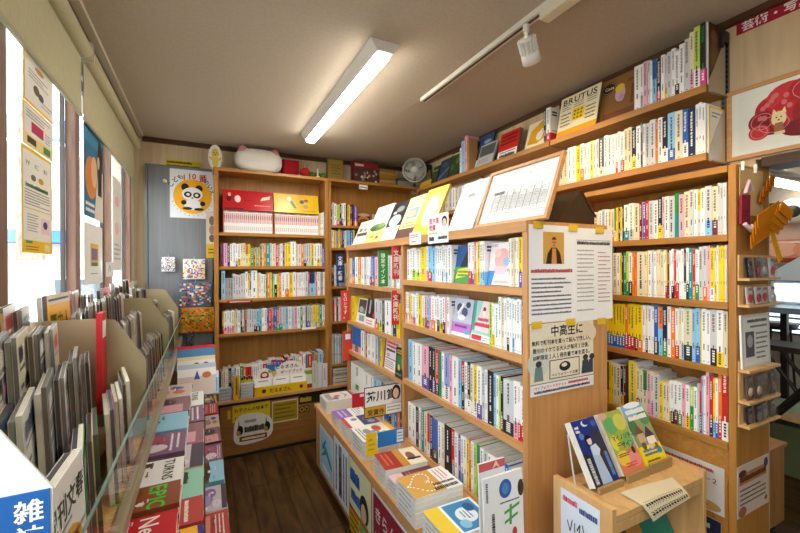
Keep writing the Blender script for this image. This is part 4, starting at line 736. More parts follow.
def drawing():
    A, B = at(474.5, 226, X=1.10), at(546, 219, X=1.10); w, h = A.y-B.y, .275; s = math.radians(21); b = XP*math.sin(s)+ZP*math.cos(s); n = FX.cross(b); o = V((1.10, A.y, ZT+.006)); f = .014
    t = thing('framed_drawing', 'pencil streetscape drawing in a light wooden frame leaning on the island top', 'picture', o, g)
    mb = MB('wood')
    for (u0, v0, u1, v1) in ((0, 0, 1, f/h), (0, 1-f/h, 1, 1), (0, f/h, f/w, 1-f/h), (1-f/w, f/h, 1, 1-f/h)): mb.obox(o+FX*(u0*w)+b*(v0*h)-n*.016, FX*((u1-u0)*w), b*((v1-v0)*h), n*.018, 'w')
    mb.build('frame', t, bevel=.002)
    mb = MB('paper'); mb.obox(o+FX*f+b*f-n*.012, FX*(w-2*f), b*(h-2*f), n*.006, 'f0f0ee'); P = Panel(mb, o+FX*f+b*f-n*.006, FX, b, w-2*f, h-2*f, .0003); q = random.Random(3)
    P.rect(.02, .03, .98, .97, 'f4f4f2', 1)
    def st(x0, y0, x1, y1, c='8e8e8c', k=.003, l=2):
        dx, dy = x1-x0, y1-y0; L = math.hypot(dx, dy) or 1; nx, ny = -dy/L*k, dx/L*k; P.poly([(x0-nx, y0-ny), (x1-nx, y1-ny), (x1+nx, y1+ny), (x0+nx, y0+ny)], c, l)
    for k in range(9):                       # a row of shop fronts with roofs, windows and awnings
        x = .06+k*.1; hgt = q.uniform(.3, .5); st(x, .2, x, .2+hgt); st(x+.095, .2, x+.095, .22+hgt); st(x, .2+hgt, x+.095, .22+hgt)
        for j in range(6): st(x+.01, .24+j*.05, x+.085, .245+j*.05, 'b5b5b2', .002)
        for j in range(5): st(x+.015+j*.016, .22, x+.015+j*.016, .2+hgt*.8, 'a9a9a6', .002)
        for j in range(10): xx = x+q.uniform(0, .09); yy = q.uniform(.15, .6); st(xx, yy, xx+q.uniform(-.02, .03), yy+q.uniform(-.03, .03), '7f7f7c', .0022)
        if k > 3:
            for j in range(14): a_ = q.uniform(0, 6.3); xx, yy = x+.04+.05*math.cos(a_), .78+.1*math.sin(a_); st(xx, yy, xx+q.uniform(-.03, .03), yy+q.uniform(-.03, .03), '9f9f9c', .002)
    P.lines(.15, .52, .32, .62, 1, '6f6f6c', 3, .7); st(.02, .17, .98, .13, '7f7f7c'); st(.02, .11, .98, .06, 'a5a5a2')
    for k in range(60): xx, yy = q.uniform(.04, .95), q.uniform(.05, .16); st(xx, yy, xx+q.uniform(.01, .05), yy+q.uniform(-.01, .01), 'a9a9a6', .002)
    mb.build('drawing', t)
drawing()
# cardboard wedge and clear easel behind the drawing
def wedge():
    A = at(551, 210, X=1.2); t = thing('cardboard_stand', 'brown cardboard display box standing behind the framed drawing', 'box', (1.34, 1.15, ZT), None)
    mb = MB('card'); mb.prism([(1.25, 1.10, ZT+.0005), (1.47, 1.10, ZT+.0005), (1.47, 1.10, ZT+.045), (1.40, 1.10, ZT+.135), (1.385, 1.10, ZT+.14)], (0, .14, 0), '3d2c1d'); mb.build('box', t)
    mb = MB('card'); mb.obox((1.384, 1.095, ZT+.141), (.09, 0, -.105), (0, .15, 0), (.003, 0, .003), '4d3a26'); mb.build('flap', t)
    e = MB('glass'); z = ZT+.0005; e.box(1.205, 1.11, z, 1.24, 1.20, z+.003); e.obox((1.205, 1.11, z+.0032), (.04, 0, .085), (0, .09, 0), (.003, 0, -.001), 'w')
    tag(e.build('clear_easel'), 'clear plastic easel propping the framed drawing', 'stand')
wedge()
# small price cards and signs on the island
def card(name, lab, p0, p1, X, col, D, cat='card', group='cards on the island bookcase', lift=None):
    A, B = at(*p0, X=X), at(*p1, X=X); return sheet(name, lab, cat, (X, A.y, B.z), FX, ZP, A.y-B.y, A.z-B.z, col, D, group)
card('price_card', 'small white card with red writing on the island top edge', (409.5, 233), (421, 244), 1.0435, 'f4eeee', [('l', .1, .55, .9, .85, 2, 'd04a5a', 2, .6), ('l', .2, .15, .8, .35, 1, 'd04a5a', 2, .6)])
card('award_card', 'white award card with red characters and a small portrait', (428, 216), (448.5, 242), 1.0435, 'f4f2f0', [('t', '直木賞', .06, .70, .22, 'c8303c'), ('t', '受賞', .06, .46, .22, 'c8303c'), ('e', .82, .72, .13, .17, '2b2422', 2), ('e', .82, .68, .09, .12, 'e6bfa4', 3), ('p', [(.66, .38), (.98, .38), (.92, .55), (.72, .55)], 'efe6e0', 3), ('r', .05, .32, .5, .38, 'd8c08a', 2), ('l', .06, .08, .45, .26, 1, '3a4a5a', 3, .9), ('l', .5, .1, .95, .26, 1, '3a4a5a', 2, .7)])
def section(name, lab, px0, px1, py0, py1, Y, col, txt, ink='f2efe6'):
    A, B = at(px0, py0, Y=Y), at(px1, py1, Y=Y); w, h = B.x-A.x, A.z-B.z
    def d(P):
        if not txt:
            if ink == 'f2efe6': P.lines(.25, .08, .75, .92, 1, ink, 2, .5, vert=True)
            else: P.rect(.3, .72, .85, .9, 'e9eef2', 2)
            return
        n = len(txt); s = min(h*.86/n/1.02, w*.7); v = .95-(.9-n*s*1.02/h)/2
        P.text(txt, .5-s/w/2, v, s, ink, 2, vert=True)
    sheet(name, lab, 'sign', (A.x, Y, B.z), XP, ZP, w, h, col, d, 'section signs between the books', .002, 'plastic')
section('section_sign', 'green section sign with white characters on the far bay', 378, 388, 250.5, 286.5, 2.30, '2f8a3a', '限定サイン本')
section('section_sign', 'upper red section sign by the island divider', 392, 400.3, 246, 279, 2.13, 'd23a3c', '文庫新刊')
section('section_sign', 'lower red section sign by the island divider', 391.5, 400, 290.5, 324.5, 2.135, 'd23a3c', '文庫新刊')
section('section_sign', 'red section sign at the far end of the island', 341, 349.6, 290.5, 320.5, 3.035, 'd23a3c', 'ヒロシです。')
section('section_sign', 'navy section sign in the corner bookcase', 336.3, 344, 254, 282.5, 3.33, '1f3a70', '文庫・新書')
section('section_sign', 'plain orange section sign with a white label at the island far end', 342.5, 352, 331.5, 360, 3.03, 'd8482a', '', 'efe')
section('section_sign', 'navy section sign with white characters on the wall bookcase', 636, 643.5, 257, 293, 1.135, '1f2f60', '実用・趣味')
section('section_sign', 'large navy section sign at the left of the wall bookcase', 611, 616, 241, 294, 1.235, '20305f', '')
sheet('shelf_label', 'white label on the front edge of the corner bookcase top', 'label', at(359, 186.8, Y=3.343)+ZP*-.02, XP, ZP, .085, .04, 'efeae0', [('l', .1, .3, .9, .7, 1, '6a5a50', 2, .7)])
sheet('shelf_label', 'dark red label on the third shelf edge of the back bookcase', 'label', at(227, 300.5, Y=3.353)+ZP*-.022, XP, ZP, .19, .018, 'a01a2a', [('l', .1, .2, .9, .8, 1, 'e6c8c8', 2, .7)])
sheet('shelf_label', 'plain white label on the fourth shelf edge of the back bookcase', 'label', at(302, 328, Y=3.353)+ZP*-.015, XP, ZP, .12, .018, 'efeeea', [])
# sheets on the end panel of the island
YE = 1.0585
def esheet(lab, x0, x1, z0, z1, col, D, g='sheets on the island end panel', y=YE, name='poster'):
    return sheet(name, lab, 'poster', (x0, y, z0), XP, ZP, x1-x0, z1-z0, col, D, g)
def portrait(P):
    P.rect(.30, .60, .77, .93, 'c99b4a', 1); P.poly([(.36, .60), (.40, .71), (.48, .77), (.60, .77), (.68, .71), (.72, .60)], '2a2624', 2); P.poly([(.48, .60), (.50, .76), (.58, .76), (.60, .60)], 'd08a4a', 3)
    P.ell(.54, .825, .052, .048, 'c98a62', 3); P.ell(.54, .85, .052, .03, '4a3a34', 4, 12, 0, 180); P.rect(.49, .82, .59, .825, '2a2624', 5); P.rect(.515, .79, .565, .797, '7a4038', 5)
    P.lines(.04, .505, .96, .555, 1, 'b02a34', 2, .8); P.lines(.05, .07, .93, .47, 9, '55565c', 2, .42)
esheet('white sheet with a portrait photograph taped on the end panel', 1.057, 1.293, 1.304, 1.669, 'e9eaec', portrait)
def listing(P):
    P.lines(.07, .82, .93, .86, 1, '2a2a2e', 2, .9); P.rect(.05, .865, .95, .872, '8f8f92', 2)
    for k in range(13):
        v = .76-k*.045; P.lines(.07, v-.012, .5, v+.012, 1, '9a8f92', 2, .55); P.lines(.6, v-.03, .93, v-.008, 1, 'b0807c', 2, .6)
    P.lines(.07, .1, .5, .14, 1, 'a9a0a2', 2)
esheet('white event programme sheet overhanging the end panel edge', 1.293, 1.524, 1.296, 1.665, 'eaebec', listing, y=1.0575)
def handwritten(P):
    P.ell(.12, .45, .16, .2, 'cfd3c8', 1); P.ell(.8, .8, .25, .18, 'e2d2b8', 1); P.ell(.35, .7, .2, .12, 'ded4ba', 1)
    P.text('中高生に', .30, .82, .045, '221f20', 3); P.text('無料で新刊本を買って読んで欲しい。', .02, .705, .02, '2a2628', 3, wid=.96); P.text('香川のイケてる大人が毎月１日後、', .03, .60, .02, '2a2628', 3, wid=.93); P.text('10時限定１人１冊先着で本を渡る。', .03, .50, .02, '2a2628', 3, wid=.94)
    P.rect(.28, .20, .76, .47, '2a2628', 2); P.rect(.293, .212, .747, .458, 'e6dfcc', 3); P.ell(.52, .36, .09, .07, '2a2628', 4); P.ell(.51, .38, .045, .03, 'e6dfcc', 5); P.text('ペイフォワード文庫', .31, .235, .013, '2a2628', 4, wid=.42)
    for x, c in ((.12, '6f8a8a'), (.86, '3a4452'), (.97, '3a4452')): P.ell(x, .44, .045, .045, '3a3a3c', 3); P.poly([(x-.07, .2), (x+.07 if x < .9 else .99, .2), (x+.05 if x < .9 else .99, .4), (x-.05, .4)], c, 2)
    P.rect(.0, .155, 1, .165, '4a4a4e', 3); P.rect(0, 0, 1, .155, 'e9e8ea', 3); P.text('ペイフォワードチケット', .05, .085, .014, 'c02a34', 4, wid=.5); P.lines(.57, .085, .9, .14, 1, 'c02a34', 4, .7); P.lines(.05, .02, .93, .075, 1, '22284a', 4, .7)
esheet('hand-lettered poster with painted figures below the white sheets', 1.062, 1.405, 1.035, 1.30, 'e3dcc8', handwritten)
for i, (x, z) in enumerate(((1.10, 1.666), (1.285, 1.662), (1.44, 1.658), (1.09, 1.297), (1.27, 1.296), (1.45, 1.288))):
    mb = MB('paper'); mb.box(x-.025, 1.0535, z-.012, x+.025, 1.0545, z+.014, 'e0b92a')
    tag(mb.build('tape_strip'), ['yellow tape strip holding the upper left of the portrait sheet', 'yellow tape strip where the two white sheets meet at the top', 'yellow tape strip at the top right of the programme sheet', 'yellow tape strip at the top left of the hand-lettered poster', 'yellow tape strip at the middle between sheets and hand-lettered poster', 'yellow tape strip at the lower right of the programme sheet'][i], 'tape', 'yellow tape strips on the end panel')
# ---------------------------------------------------------------- stacks on the plinth
def stack(yc, x0, w, h, n, t, base, D, lab, rot=0, side='e9e7e2', obi=None, z0=.5003):
    """h along X (cover's height), w along Y, cover heads away from the aisle"""
    z = z0
    for k in range(n):
        r = math.radians(rot+rr.uniform(-1.2, 1.2)); a = V((math.sin(r), -math.cos(r), 0)); b = V((math.cos(r), math.sin(r), 0)); z += t
        c = V((x0+h/2, yc, z)); o = c-a*w/2-b*h/2; kk = .0012; n_ = a.cross(b)
        cv = MB('gloss'); cv.obox(o-n_*kk, a*w, b*h, n_*kk, base); cv.obox(o-n_*t, a*w, b*h, n_*kk, side); cv.obox(o-n_*t, a*w, b*kk, n_*t, side)
        P = Panel(cv, o, a, b, w, h, .0003); P.rect(0, 0, 1, 1, base, 1)
        if k == n-1: P.draw(D)
        S = Panel(cv, o-n_*t, a, n_, w, t, .0003); S.lines(.15, .35, .8, .65, 1, '6a6a70', 1, .6)
        ob = cv.build('hardcover_book'); pg = MB('pages'); pg.obox(o-n_*(t-kk-.0002)+a*.001+b*(kk+.0002), a*(w-.002), b*(h-kk-.001), n_*(t-2*kk-.0004), 'e9e5da'); pg.build('page_block', ob)
        tag(ob, lab if k == n-1 else '%s copy from the bottom under the %s' % (nth(k+1), lab), 'book', 'stacked books on the plinth'); z += .0005
    return z
z1 = stack(2.70, .745, .17, .20, 4, .021, 'd9d4cc', [('e', .5, .5, .12, .12, 'c83a3c', 2), ('r', .1, .1, .9, .3, '9a928c', 2), ('p', [(.1, .7), (.5, .8), (.9, .65), (.5, .9)], '7a746e', 2), ('e', .75, .4, .15, .1, '5a5450', 3)], 'pale grey book with a red dot')
stack(2.42, .742, .15, .205, 3, .02, 'efece8', [('r', 0, 0, 1, .5, '8a6ab4', 2), ('l', .1, .6, .9, .85, 3, '8fae7a', 3), ('l', .15, .1, .85, .4, 2, 'd8cce8', 3)], 'white and purple book')
stack(2.225, .742, .165, .20, 4, .019, 'efeae4', [('r', .55, 0, 1, 1, 'efeae4', 2), ('r', 0, 0, 1, .12, 'c83a2a', 3), ('r', .0, .5, .95, 1, '3a4464', 2), ('e', .3, .35, .12, .1, '6a8a5a', 3), ('e', .4, .75, .2, .15, '6a7494', 3), ('e', .7, .8, .12, .12, '8f98b4', 3)], 'white and slate blue book with red foot')
stack(1.99, .735, .19, .215, 5, .020, 'e9e6dc', [('r', 0, .88, 1, 1, 'e6a82a', 2), ('e', .3, .6, .2, .12, 'c85a3a', 2), ('e', .6, .45, .2, .15, '6a8fb0', 2), ('e', .7, .7, .15, .1, 'd8c04a', 3), ('e', .4, .3, .18, .1, '8f8f8a', 2), ('l', .1, .05, .9, .2, 2, '4a4a4a', 3)], 'large colourful patterned book')
stack(1.685, .735, .165, .215, 5, .0175, 'e9dcc0', [('r', 0, 0, 1, .42, 'a8341c', 2), ('r', 0, .36, 1, .6, 'c08a2a', 1), ('e', .5, .75, .25, .1, '8a5a40', 2), ('r', .62, .62, .72, .95, '2a2624', 3), ('l', .1, .08, .8, .3, 2, 'd87a50', 3)], 'cream book with a rust red lower half', -4)
stack(1.545, .735, .10, .215, 4, .017, '6a3038', [('r', 0, 0, 1, .3, 'd8b4b8', 2), ('e', .4, .6, .2, .12, '8a4a50', 2), ('l', .1, .35, .9, .5, 2, 'b07a80', 3)], 'maroon book with a pink foot')
HE = [('r', 0, 0, 1, .66, 'cf9d4c', 2), ('L', .8, .45, .95, .95, 1, '2a2a2e', 4, .8), ('L', .62, .5, .76, .95, 1, '2a2a2e', 4, .6), ('l', .08, .70, .6, .93, 3, 'c87a94', 3)]
for k in range(30):
    a_ = 2*math.pi*k/30; x_ = 16*math.sin(a_)**3/40; y_ = (13*math.cos(a_)-5*math.cos(2*a_)-2*math.cos(3*a_)-math.cos(4*a_))/60
    HE.append(('e', .5+x_, .34+y_, .032, .024, 'f2ead8', 3, 8)); HE.append(('e', .5+x_*.9, .34+y_*.9, .014, .01, '3a2a20', 4, 6))
stack(1.398, .722, .165, .225, 6, .0195, 'f0eeea', HE, 'golden cover with a bead heart necklace')
stack(1.195, .735, .175, .215, 5, .0165, 'e9eef2', [('r', .05, .35, .95, .95, '3f86b8', 2), ('e', .5, .65, .25, .2, 'e6eef2', 3), ('e', .3, .8, .15, .1, '2a5a90', 4), ('e', .75, .5, .14, .1, '8fc4dc', 4), ('r', 0, 0, 1, .3, 'e0c03a', 2), ('l', .36, .55, .64, .75, 3, '3f6a90', 5)], 'blue and white illustrated book with yellow foot')
# standing cards on the plinth
def standing(name, lab, p0, p1, Y, col, D, group='cards standing on the plinth', cat='card', leg=True, zb=None):
    A, B = at(*p0, Y=Y), at(*p1, Y=Y); ob = sheet(name, lab, cat, (A.x, Y, B.z), XP, ZP, B.x-A.x, A.z-B.z, col, D, group)
    if leg:
        zb = zb or .5; mb = MB('plastic'); xm = (A.x+B.x)/2; mb.box(xm-.003, Y+.001, zb, xm+.003, Y+.004, B.z+.02, 'c9cccc'); mb.build('support', ob)
    return ob
standing('award_card', 'black edged prize card with portrait standing among the stacks', (364, 388), (402, 412), 2.113, '2a2a2c', [('r', .02, .36, .98, .97, 'efece6', 2), ('t', '芥川賞', .04, .54, .36, '1c1c1e', 4), ('e', .84, .7, .12, .26, '221c1c', 4), ('e', .83, .68, .08, .17, 'e6c0a8', 5), ('p', [(.7, .36), (.98, .36), (.93, .48), (.75, .48)], 'd8d0cc', 4), ('r', .02, .03, .55, .35, 'c89a2a', 3), ('t', '受賞作', .08, .09, .2, '2a2420', 4), ('r', .56, .03, .98, .35, 'e9e8e4', 3), ('l', .6, .1, .95, .3, 2, '8f8f92', 4)])
standing('price_card', 'plain red card standing beside the prize card', (352, 394), (365, 406), 2.45, 'c8202a', [('r', .6, .7, .95, .9, 'efd8d8', 2)])
standing('price_card', 'yellow card at the aisle end of the blue strip', (366, 434), (377, 455), 1.80, 'f0cc1e', [('l', .2, .2, .8, .8, 3, 'c8a01a', 2)], zb=.48)
standing('name_card', 'blue strip card with a white label standing behind the rust red book', (377.5, 432.5), (404, 442), 1.80, '2a7ac4', [('r', .72, .1, .97, .9, 'dfe9f2', 2), ('l', .75, .2, .95, .8, 3, '6a8aaa', 3)], zb=.6)
# posters on the plinth front
def pfront(lab, y0, y1, z0, z1, col, D): return sheet('poster', lab, 'poster', (.7305, y0, z0), FX, ZP, y0-y1, z1-z0, col, D, 'posters on the plinth front')
pfront('blue picture sheet, farthest on the plinth front', 2.735, 2.42, .09, .40, 'cfe0e6', [('r', .05, .05, .95, .95, 'a9cfe0', 1), ('p', [(.1, .3), (.5, .65), (.9, .4), (.9, .3), (.5, .5)], '2f7a94', 2), ('e', .4, .6, .2, .06, '3a9ab0', 3), ('r', .2, .1, .8, .2, 'e6f0f2', 2), ('p', [(.2, .55), (.45, .8), (.5, .76), (.25, .5)], '2a6a8a', 3)])
def column(P): P.lines(.32, .08, .58, .95, 1, '2a2c34', 3, .8, vert=True); P.lines(.6, .1, .95, .9, 2, '55585f', 2, .5, vert=True); P.lines(.05, .1, .28, .9, 1, '55585f', 2, .5, vert=True)
pfront('white sheet with columns of handwriting on the plinth front', 2.395, 2.12, .09, .445, 'dfe3ec', column)
pfront('yellow and blue poster with a portrait on the plinth front', 2.105, 1.79, .03, .44, 'e9dca0', [('r', 0, .35, 1, 1, 'dcdcae', 1), ('l', .05, .70, .6, .92, 1, '2a62b4', 3, .9), ('l', .08, .46, .55, .64, 1, '2a62b4', 3, .9), ('e', .72, .55, .2, .18, '2a2422', 2), ('e', .7, .5, .12, .12, 'e0b894', 3), ('p', [(.5, .2), (.95, .2), (.9, .4), (.55, .4)], '8fae5a', 3), ('r', 0, .0, .5, .35, 'd8a81e', 2), ('l', .05, .05, .45, .3, 3, '6a4a1a', 3), ('r', 0, .33, 1, .37, 'c8402a', 3)])
pfront('dark red poster with large white characters nearest on the plinth front', 1.765, 1.40, .0, .435, '8e1f30', [('r', 0, 0, .03, 1, 'cfdbe0', 2), ('r', 0, .97, 1, 1, 'cfdbe0', 2), ('t', 'きらん蔵', .08, .70, .18, 'efe6e0'), ('l', .1, .1, .9, .6, 5, 'd8a8a8', 3)])
# big books standing at the near end of the plinth, facing the entrance
def endbook(lab, Y, p0, p1, col, D):
    A, B = at(*p0, Y=Y), at(*p1, Y=Y); h = B.z-.503
    return faceout('picture_book', lab, V((A.x, Y, .5003)), XP, YP, 3, B.x-A.x, h, .008, col, D, 'large books standing at the plinth end')
endbook('large white book with blue planet and green lettering at the plinth end', 1.005, (486, 482), (525, 469.5), 'eef0f0', [('e', .55, .84, .16, .10, '2a62b0', 2), ('e', .55, .84, .09, .06, '4f8ac8', 3), ('e', .95, .8, .08, .09, '3a2a24', 2), ('T', '人', .14, .36, .13, '22252c', 3), ('L', .16, .4, .28, .62, 1, '22252c', 3, .6), ('p', [(.5, .5), (.85, .56), (.85, .53), (.5, .47)], '4fa84a', 3), ('p', [(.5, .6), (.9, .66), (.9, .63), (.5, .57)], '4fa84a', 3), ('p', [(.62, .45), (.68, .45), (.7, .66), (.64, .66)], '4fa84a', 3), ('e', .75, .36, .06, .05, 'b83a30', 3), ('L', .05, .75, .12, .95, 1, '5a6a80', 3, .7), ('l', .4, .68, .9, .72, 1, '3a4a60', 3)])
endbook('large pale book with red top edge behind the planet book', 1.04, (482, 466), (508, 459), 'e2e6ea', [('r', 0, .92, 1, 1, 'c85a5c', 2), ('l', .1, .7, .9, .85, 3, '8f98a4', 3), ('p', [(.5, .92), (.65, 1), (.8, .92), (.65, .95)], 'f0d0c8', 3)])
# ---------------------------------------------------------------- top wall shelf: leaning things
g = 'things on the top wall shelf'; ZU = 2.2385
def shelfcover(name, lab, p0, p1, h, t, base, D, cat='book', lean=14, x=1.83, **k):
    A, B = at(*p0, X=x), at(*p1, X=x); return faceout(name, lab, V((x, A.y, ZU)), FX, XP, lean, A.y-B.y-.004, h, t, base, D, g, cat, **k)
shelfcover('picture_book', 'yellow low book lying at the far end of the top shelf', (420, 192), (430, 188), .06, .02, 'd8b42a', [('l', .1, .2, .9, .7, 2, '8a6a1a', 2)])
shelfcover('picture_book', 'dark green cover leaning farthest on the top wall shelf', (430.5, 188), (436.5, 184), .17, .012, '26331f', [('e', .5, .5, .4, .15, '43552e', 2), ('r', .1, .7, .9, .8, '8f9a6a', 3)])
shelfcover('picture_book', 'dark slate blue cover leaning among the green ones', (437, 184), (447, 180), .20, .012, '2e3f52', [('p', [(0, .1), (1, .5), (1, .6), (0, .2)], '6a86a4', 2), ('e', .5, .75, .3, .1, '4a5c70', 2)])
shelfcover('picture_book', 'green forest photograph cover beside the upright pale books', (447.5, 180), (458, 177), .235, .012, '2c4426', [('e', .3, .4, .2, .12, '4a6a3a', 2), ('e', .7, .6, .2, .12, '5a7a44', 2), ('e', .5, .8, .3, .08, '39532e', 3), ('r', .1, .86, .9, .92, 'c9cfa4', 3)])
x = at(459.5, 178, X=1.80).y
for c, w, h, d, lab in (('w', .022, .20, .12, 'white upright book beside the green forest cover on the top shelf'), ('s', .045, .245, .13, 'tall light blue upright volume on the far top shelf'), ('p', .03, .275, .13, 'tallest pink upright volume beside the dark blue landscape cover'), ('a', .022, .25, .13, 'tan upright volume next to the tall pink one')):
    o = place(book_mesh(w-.0007, h, d, c), V((1.803, x, 2.2384)), -HP, 'hardcover_book', None); tag(o, lab, 'book', 'upright books on the far top shelf'); x -= w
shelfcover('picture_book', 'dark blue landscape cover leaning on the tall pink volume', (474, 176), (489, 172), .27, .01, '2b3440', [('r', 0, .6, 1, 1, '34507a', 2), ('p', [(0, .5), (.4, .7), (1, .55), (1, .35), (0, .3)], '191d20', 3), ('r', 0, 0, 1, .3, 'cfd0cc', 2), ('e', .6, .78, .25, .06, '8fa4bc', 3)], x=1.85)
shelfcover('picture_book', 'silver grey cover with a dark panel leaning low on the top shelf', (475.5, 177), (492, 170), .175, .012, 'b4b6b4', [('r', .06, .42, .94, .92, '55585a', 2), ('l', .1, .1, .7, .3, 2, '8f9290', 2)], lean=20, x=1.80)
shelfcover('hardcover_book', 'red paperback with a white band leaning on the top shelf', (497, 163.5), (516.5, 155.5), .19, .03, 'c92a20', [('l', .08, .5, .92, .92, 3, '6a1410', 3, .5)], lean=12, band=(.3, 'efece4', [('r', 0, 0, 1, 1, 'efece4', 1), ('l', .1, .1, .9, .62, 1, '2a2a2a', 2, .8), ('l', .1, .7, .9, .9, 1, '3a3a3a', 2, .7)]), spine='8a6a4a')
shelfcover('picture_book', 'yellow and white cover with a bird shape on the top shelf', (524, 153.5), (544, 146), .185, .012, 'efe6c8', [('p', [(.1, .2), (.2, .7), (.7, .97), (1, .95), (1, .3), (.6, .15)], 'e3a81e', 2), ('e', .68, .42, .16, .17, 'f2efe6', 3), ('e', .78, .55, .12, .1, 'f2efe6', 3), ('e', .8, .57, .02, .02, '222222', 4), ('p', [(.88, .55), (.97, .5), (.88, .5)], 'd87a2a', 4)], lean=16)
xx = at(543.5, 148, X=1.80).y
for c, band, w, h, lab in (('k', None, .018, .205, 'black upright book behind the yellow wrapper on the top shelf'), ('w', 'r', .03, .20, 'white upright book with a red lower part on the top shelf')):
    o = place(book_mesh(w-.0007, h, .13, c, band), V((1.803, xx, 2.2384)), -HP, 'hardcover_book', None); tag(o, lab, 'book', 'upright books beside the yellow titled magazine'); xx -= w
BR = [('r', 0, 0, 1, .17, 'e0a02a', 2), ('t', 'BRUTUS', .06, .80, .20, '1d1c1a', 3, .88), ('r', .36, .34, .66, .62, 'e8c81e', 2)]
for i in range(3):
    for j in range(3): BR.append(('r', .40+.085*j, .37+.085*i, .45+.085*j, .41+.085*i, '6a5a1a', 3))
    for j, (a_, b_) in enumerate(((.06, .3), (.38, .62), (.7, .94))): BR.append(('l', a_, .66+.05*i, b_, .69+.05*i, 1, '4a463c', 3, .6))
BR += [('l', .06, .25, .32, .6, 4, '5a564a', 3, .4), ('l', .7, .25, .94, .6, 4, '5a564a', 3, .4)]
shelfcover('magazine', 'cream magazine with bold black title and yellow foot on the top shelf', (556, 143), (596, 131.5), .245, .006, 'ece4c0', BR, cat='magazine', lean=12, x=1.82)
CASA = [('e', .22, .80, .20, .13, '1c1a18', 2), ('e', .22, .80, .185, .115, 'b89a6a', 3), ('e', .22, .80, .175, .105, '1c1a18', 4), ('t', 'Casa', .11, .76, .10, 'e6dcc4', 5), ('e', .56, .6, .14, .17, 'c9a0b4', 2), ('e', .54, .72, .13, .09, 'd8bc3a', 3), ('e', .6, .5, .08, .08, 'b48fb0', 3), ('l', .75, .75, .97, .9, 1, '6a4a2a', 2, .5), ('L', .84, .3, .94, .7, 1, '5a3a20', 2, .6), ('r', .1, .04, .97, .24, '7a4a34', 2)]
shelfcover('card_sheet', 'brown corrugated card sheet with a black oval sticker on the top shelf', (598, 131), (635, 114), .245, .006, '8a6236', CASA, cat='card', lean=9, x=1.86)
faceout('picture_book', 'large dark photo book standing at the near end of the top shelf', V((1.806, .8388, ZU)), XP, YP, 0, .125, .25, .006, '4a321c', [('e', .4, .5, .3, .3, '6a4a24', 2), ('e', .7, .7, .2, .15, '3a2412', 3), ('e', .3, .8, .2, .1, '7a5c30', 3)], g)
faceout('picture_book', 'white book with yellow border at the near end of the lower wall shelf', V((1.806, .8388, 1.9655)), XP, YP, 0, .125, .19, .006, 'e6c42a', [('r', .05, .05, .97, .95, 'e4e0d4', 2), ('l', .15, .75, .7, .9, 2, '6a6a6a', 3)], None)
# red category strip, framed picture on the right wall
A, B = at(736, 23.5, X=1.94), at(736, 36, X=1.94)
sheet('category_sign', 'dark red category strip with white characters high on the right wall', 'sign', (1.9435, A.y, B.z), FX, ZP, .235, A.z-B.z+.004, '9c1528', lambda P: P.text('芸術・写真', .07, .2, P.h*.72, 'efe0dc', 2, wid=.9), th=.002)
def redpicture():
    y0, z0, w, h, f = .835, 1.94, .47, .285, .016; t = thing('framed_picture', 'framed print of a red leafy shape and a small pale animal on the right wall', 'picture', (1.935, y0-w/2, z0)); o = V((1.93, y0, z0)); mb = MB('wood')
    for (u0, v0, u1, v1) in ((0, 0, w, f), (0, h-f, w, h), (0, f, f, h-f), (w-f, f, w, h-f)): mb.obox(o+FX*u0+ZP*v0, FX*(u1-u0), ZP*(v1-v0), XP*.0145, 'w')
    mb.build('frame', t, bevel=.002)
    mb = MB('paper'); q = o+FX*f+ZP*f+XP*.008; W_, H_ = w-2*f, h-2*f; mb.obox(q, FX*W_, ZP*H_, XP*.005, 'eae6da'); P = Panel(mb, q, FX, ZP, W_, H_, .0003); P.rect(.05, .08, .95, .92, 'e8e2d4', 1)
    rs = ['b81c2a', '981422', 'cc3038', '7a1018', 'c02028']; q_ = random.Random(8)
    for k, (u, v, ru, rv) in enumerate(((.30, .62, .12, .16), (.22, .5, .09, .12), (.40, .72, .14, .16), (.30, .44, .12, .12), (.42, .5, .14, .2), (.55, .75, .15, .15), (.58, .5, .15, .2), (.20, .38, .07, .09), (.5, .34, .14, .1), (.7, .6, .12, .2))): v = .52+(v-.55)*1.3; rv *= 1.3; ru *= 1.08; P.ell(u, v, ru, rv, rs[k % 5], 2+k*.05); P.ring(u, v, ru*.8, rv*.8, .004, 'd8a0a0', 3, 16) if k % 2 else None
    for k in range(14): u, v = q_.uniform(.2, .65), q_.uniform(.4, .8); P.ell(u, v, .02, .04, 'd86a6c', 4, 8)
    P.ell(.335, .44, .05, .11, 'e6cf9a', 5); P.poly([(.29, .5), (.30, .6), (.325, .53)], 'e6cf9a', 5); P.poly([(.35, .53), (.375, .6), (.385, .5)], 'e6cf9a', 5); P.poly([(.30, .24), (.37, .24), (.36, .38), (.31, .38)], 'a06a44', 5); P.rect(.305, .21, .375, .25, 'e6cf9a', 6)
    P.ell(.32, .46, .006, .012, '2a2420', 6, 8); P.ell(.35, .46, .006, .012, '2a2420', 6, 8); P.ell(.335, .42, .008, .012, '5a2a24', 6, 8); mb.build('print', t)
    mb = MB('glass'); mb.obox(o+FX*f+ZP*f+XP*.003, FX*W_, ZP*H_, XP*.002, 'w'); mb.build('glass_pane', t)
redpicture()
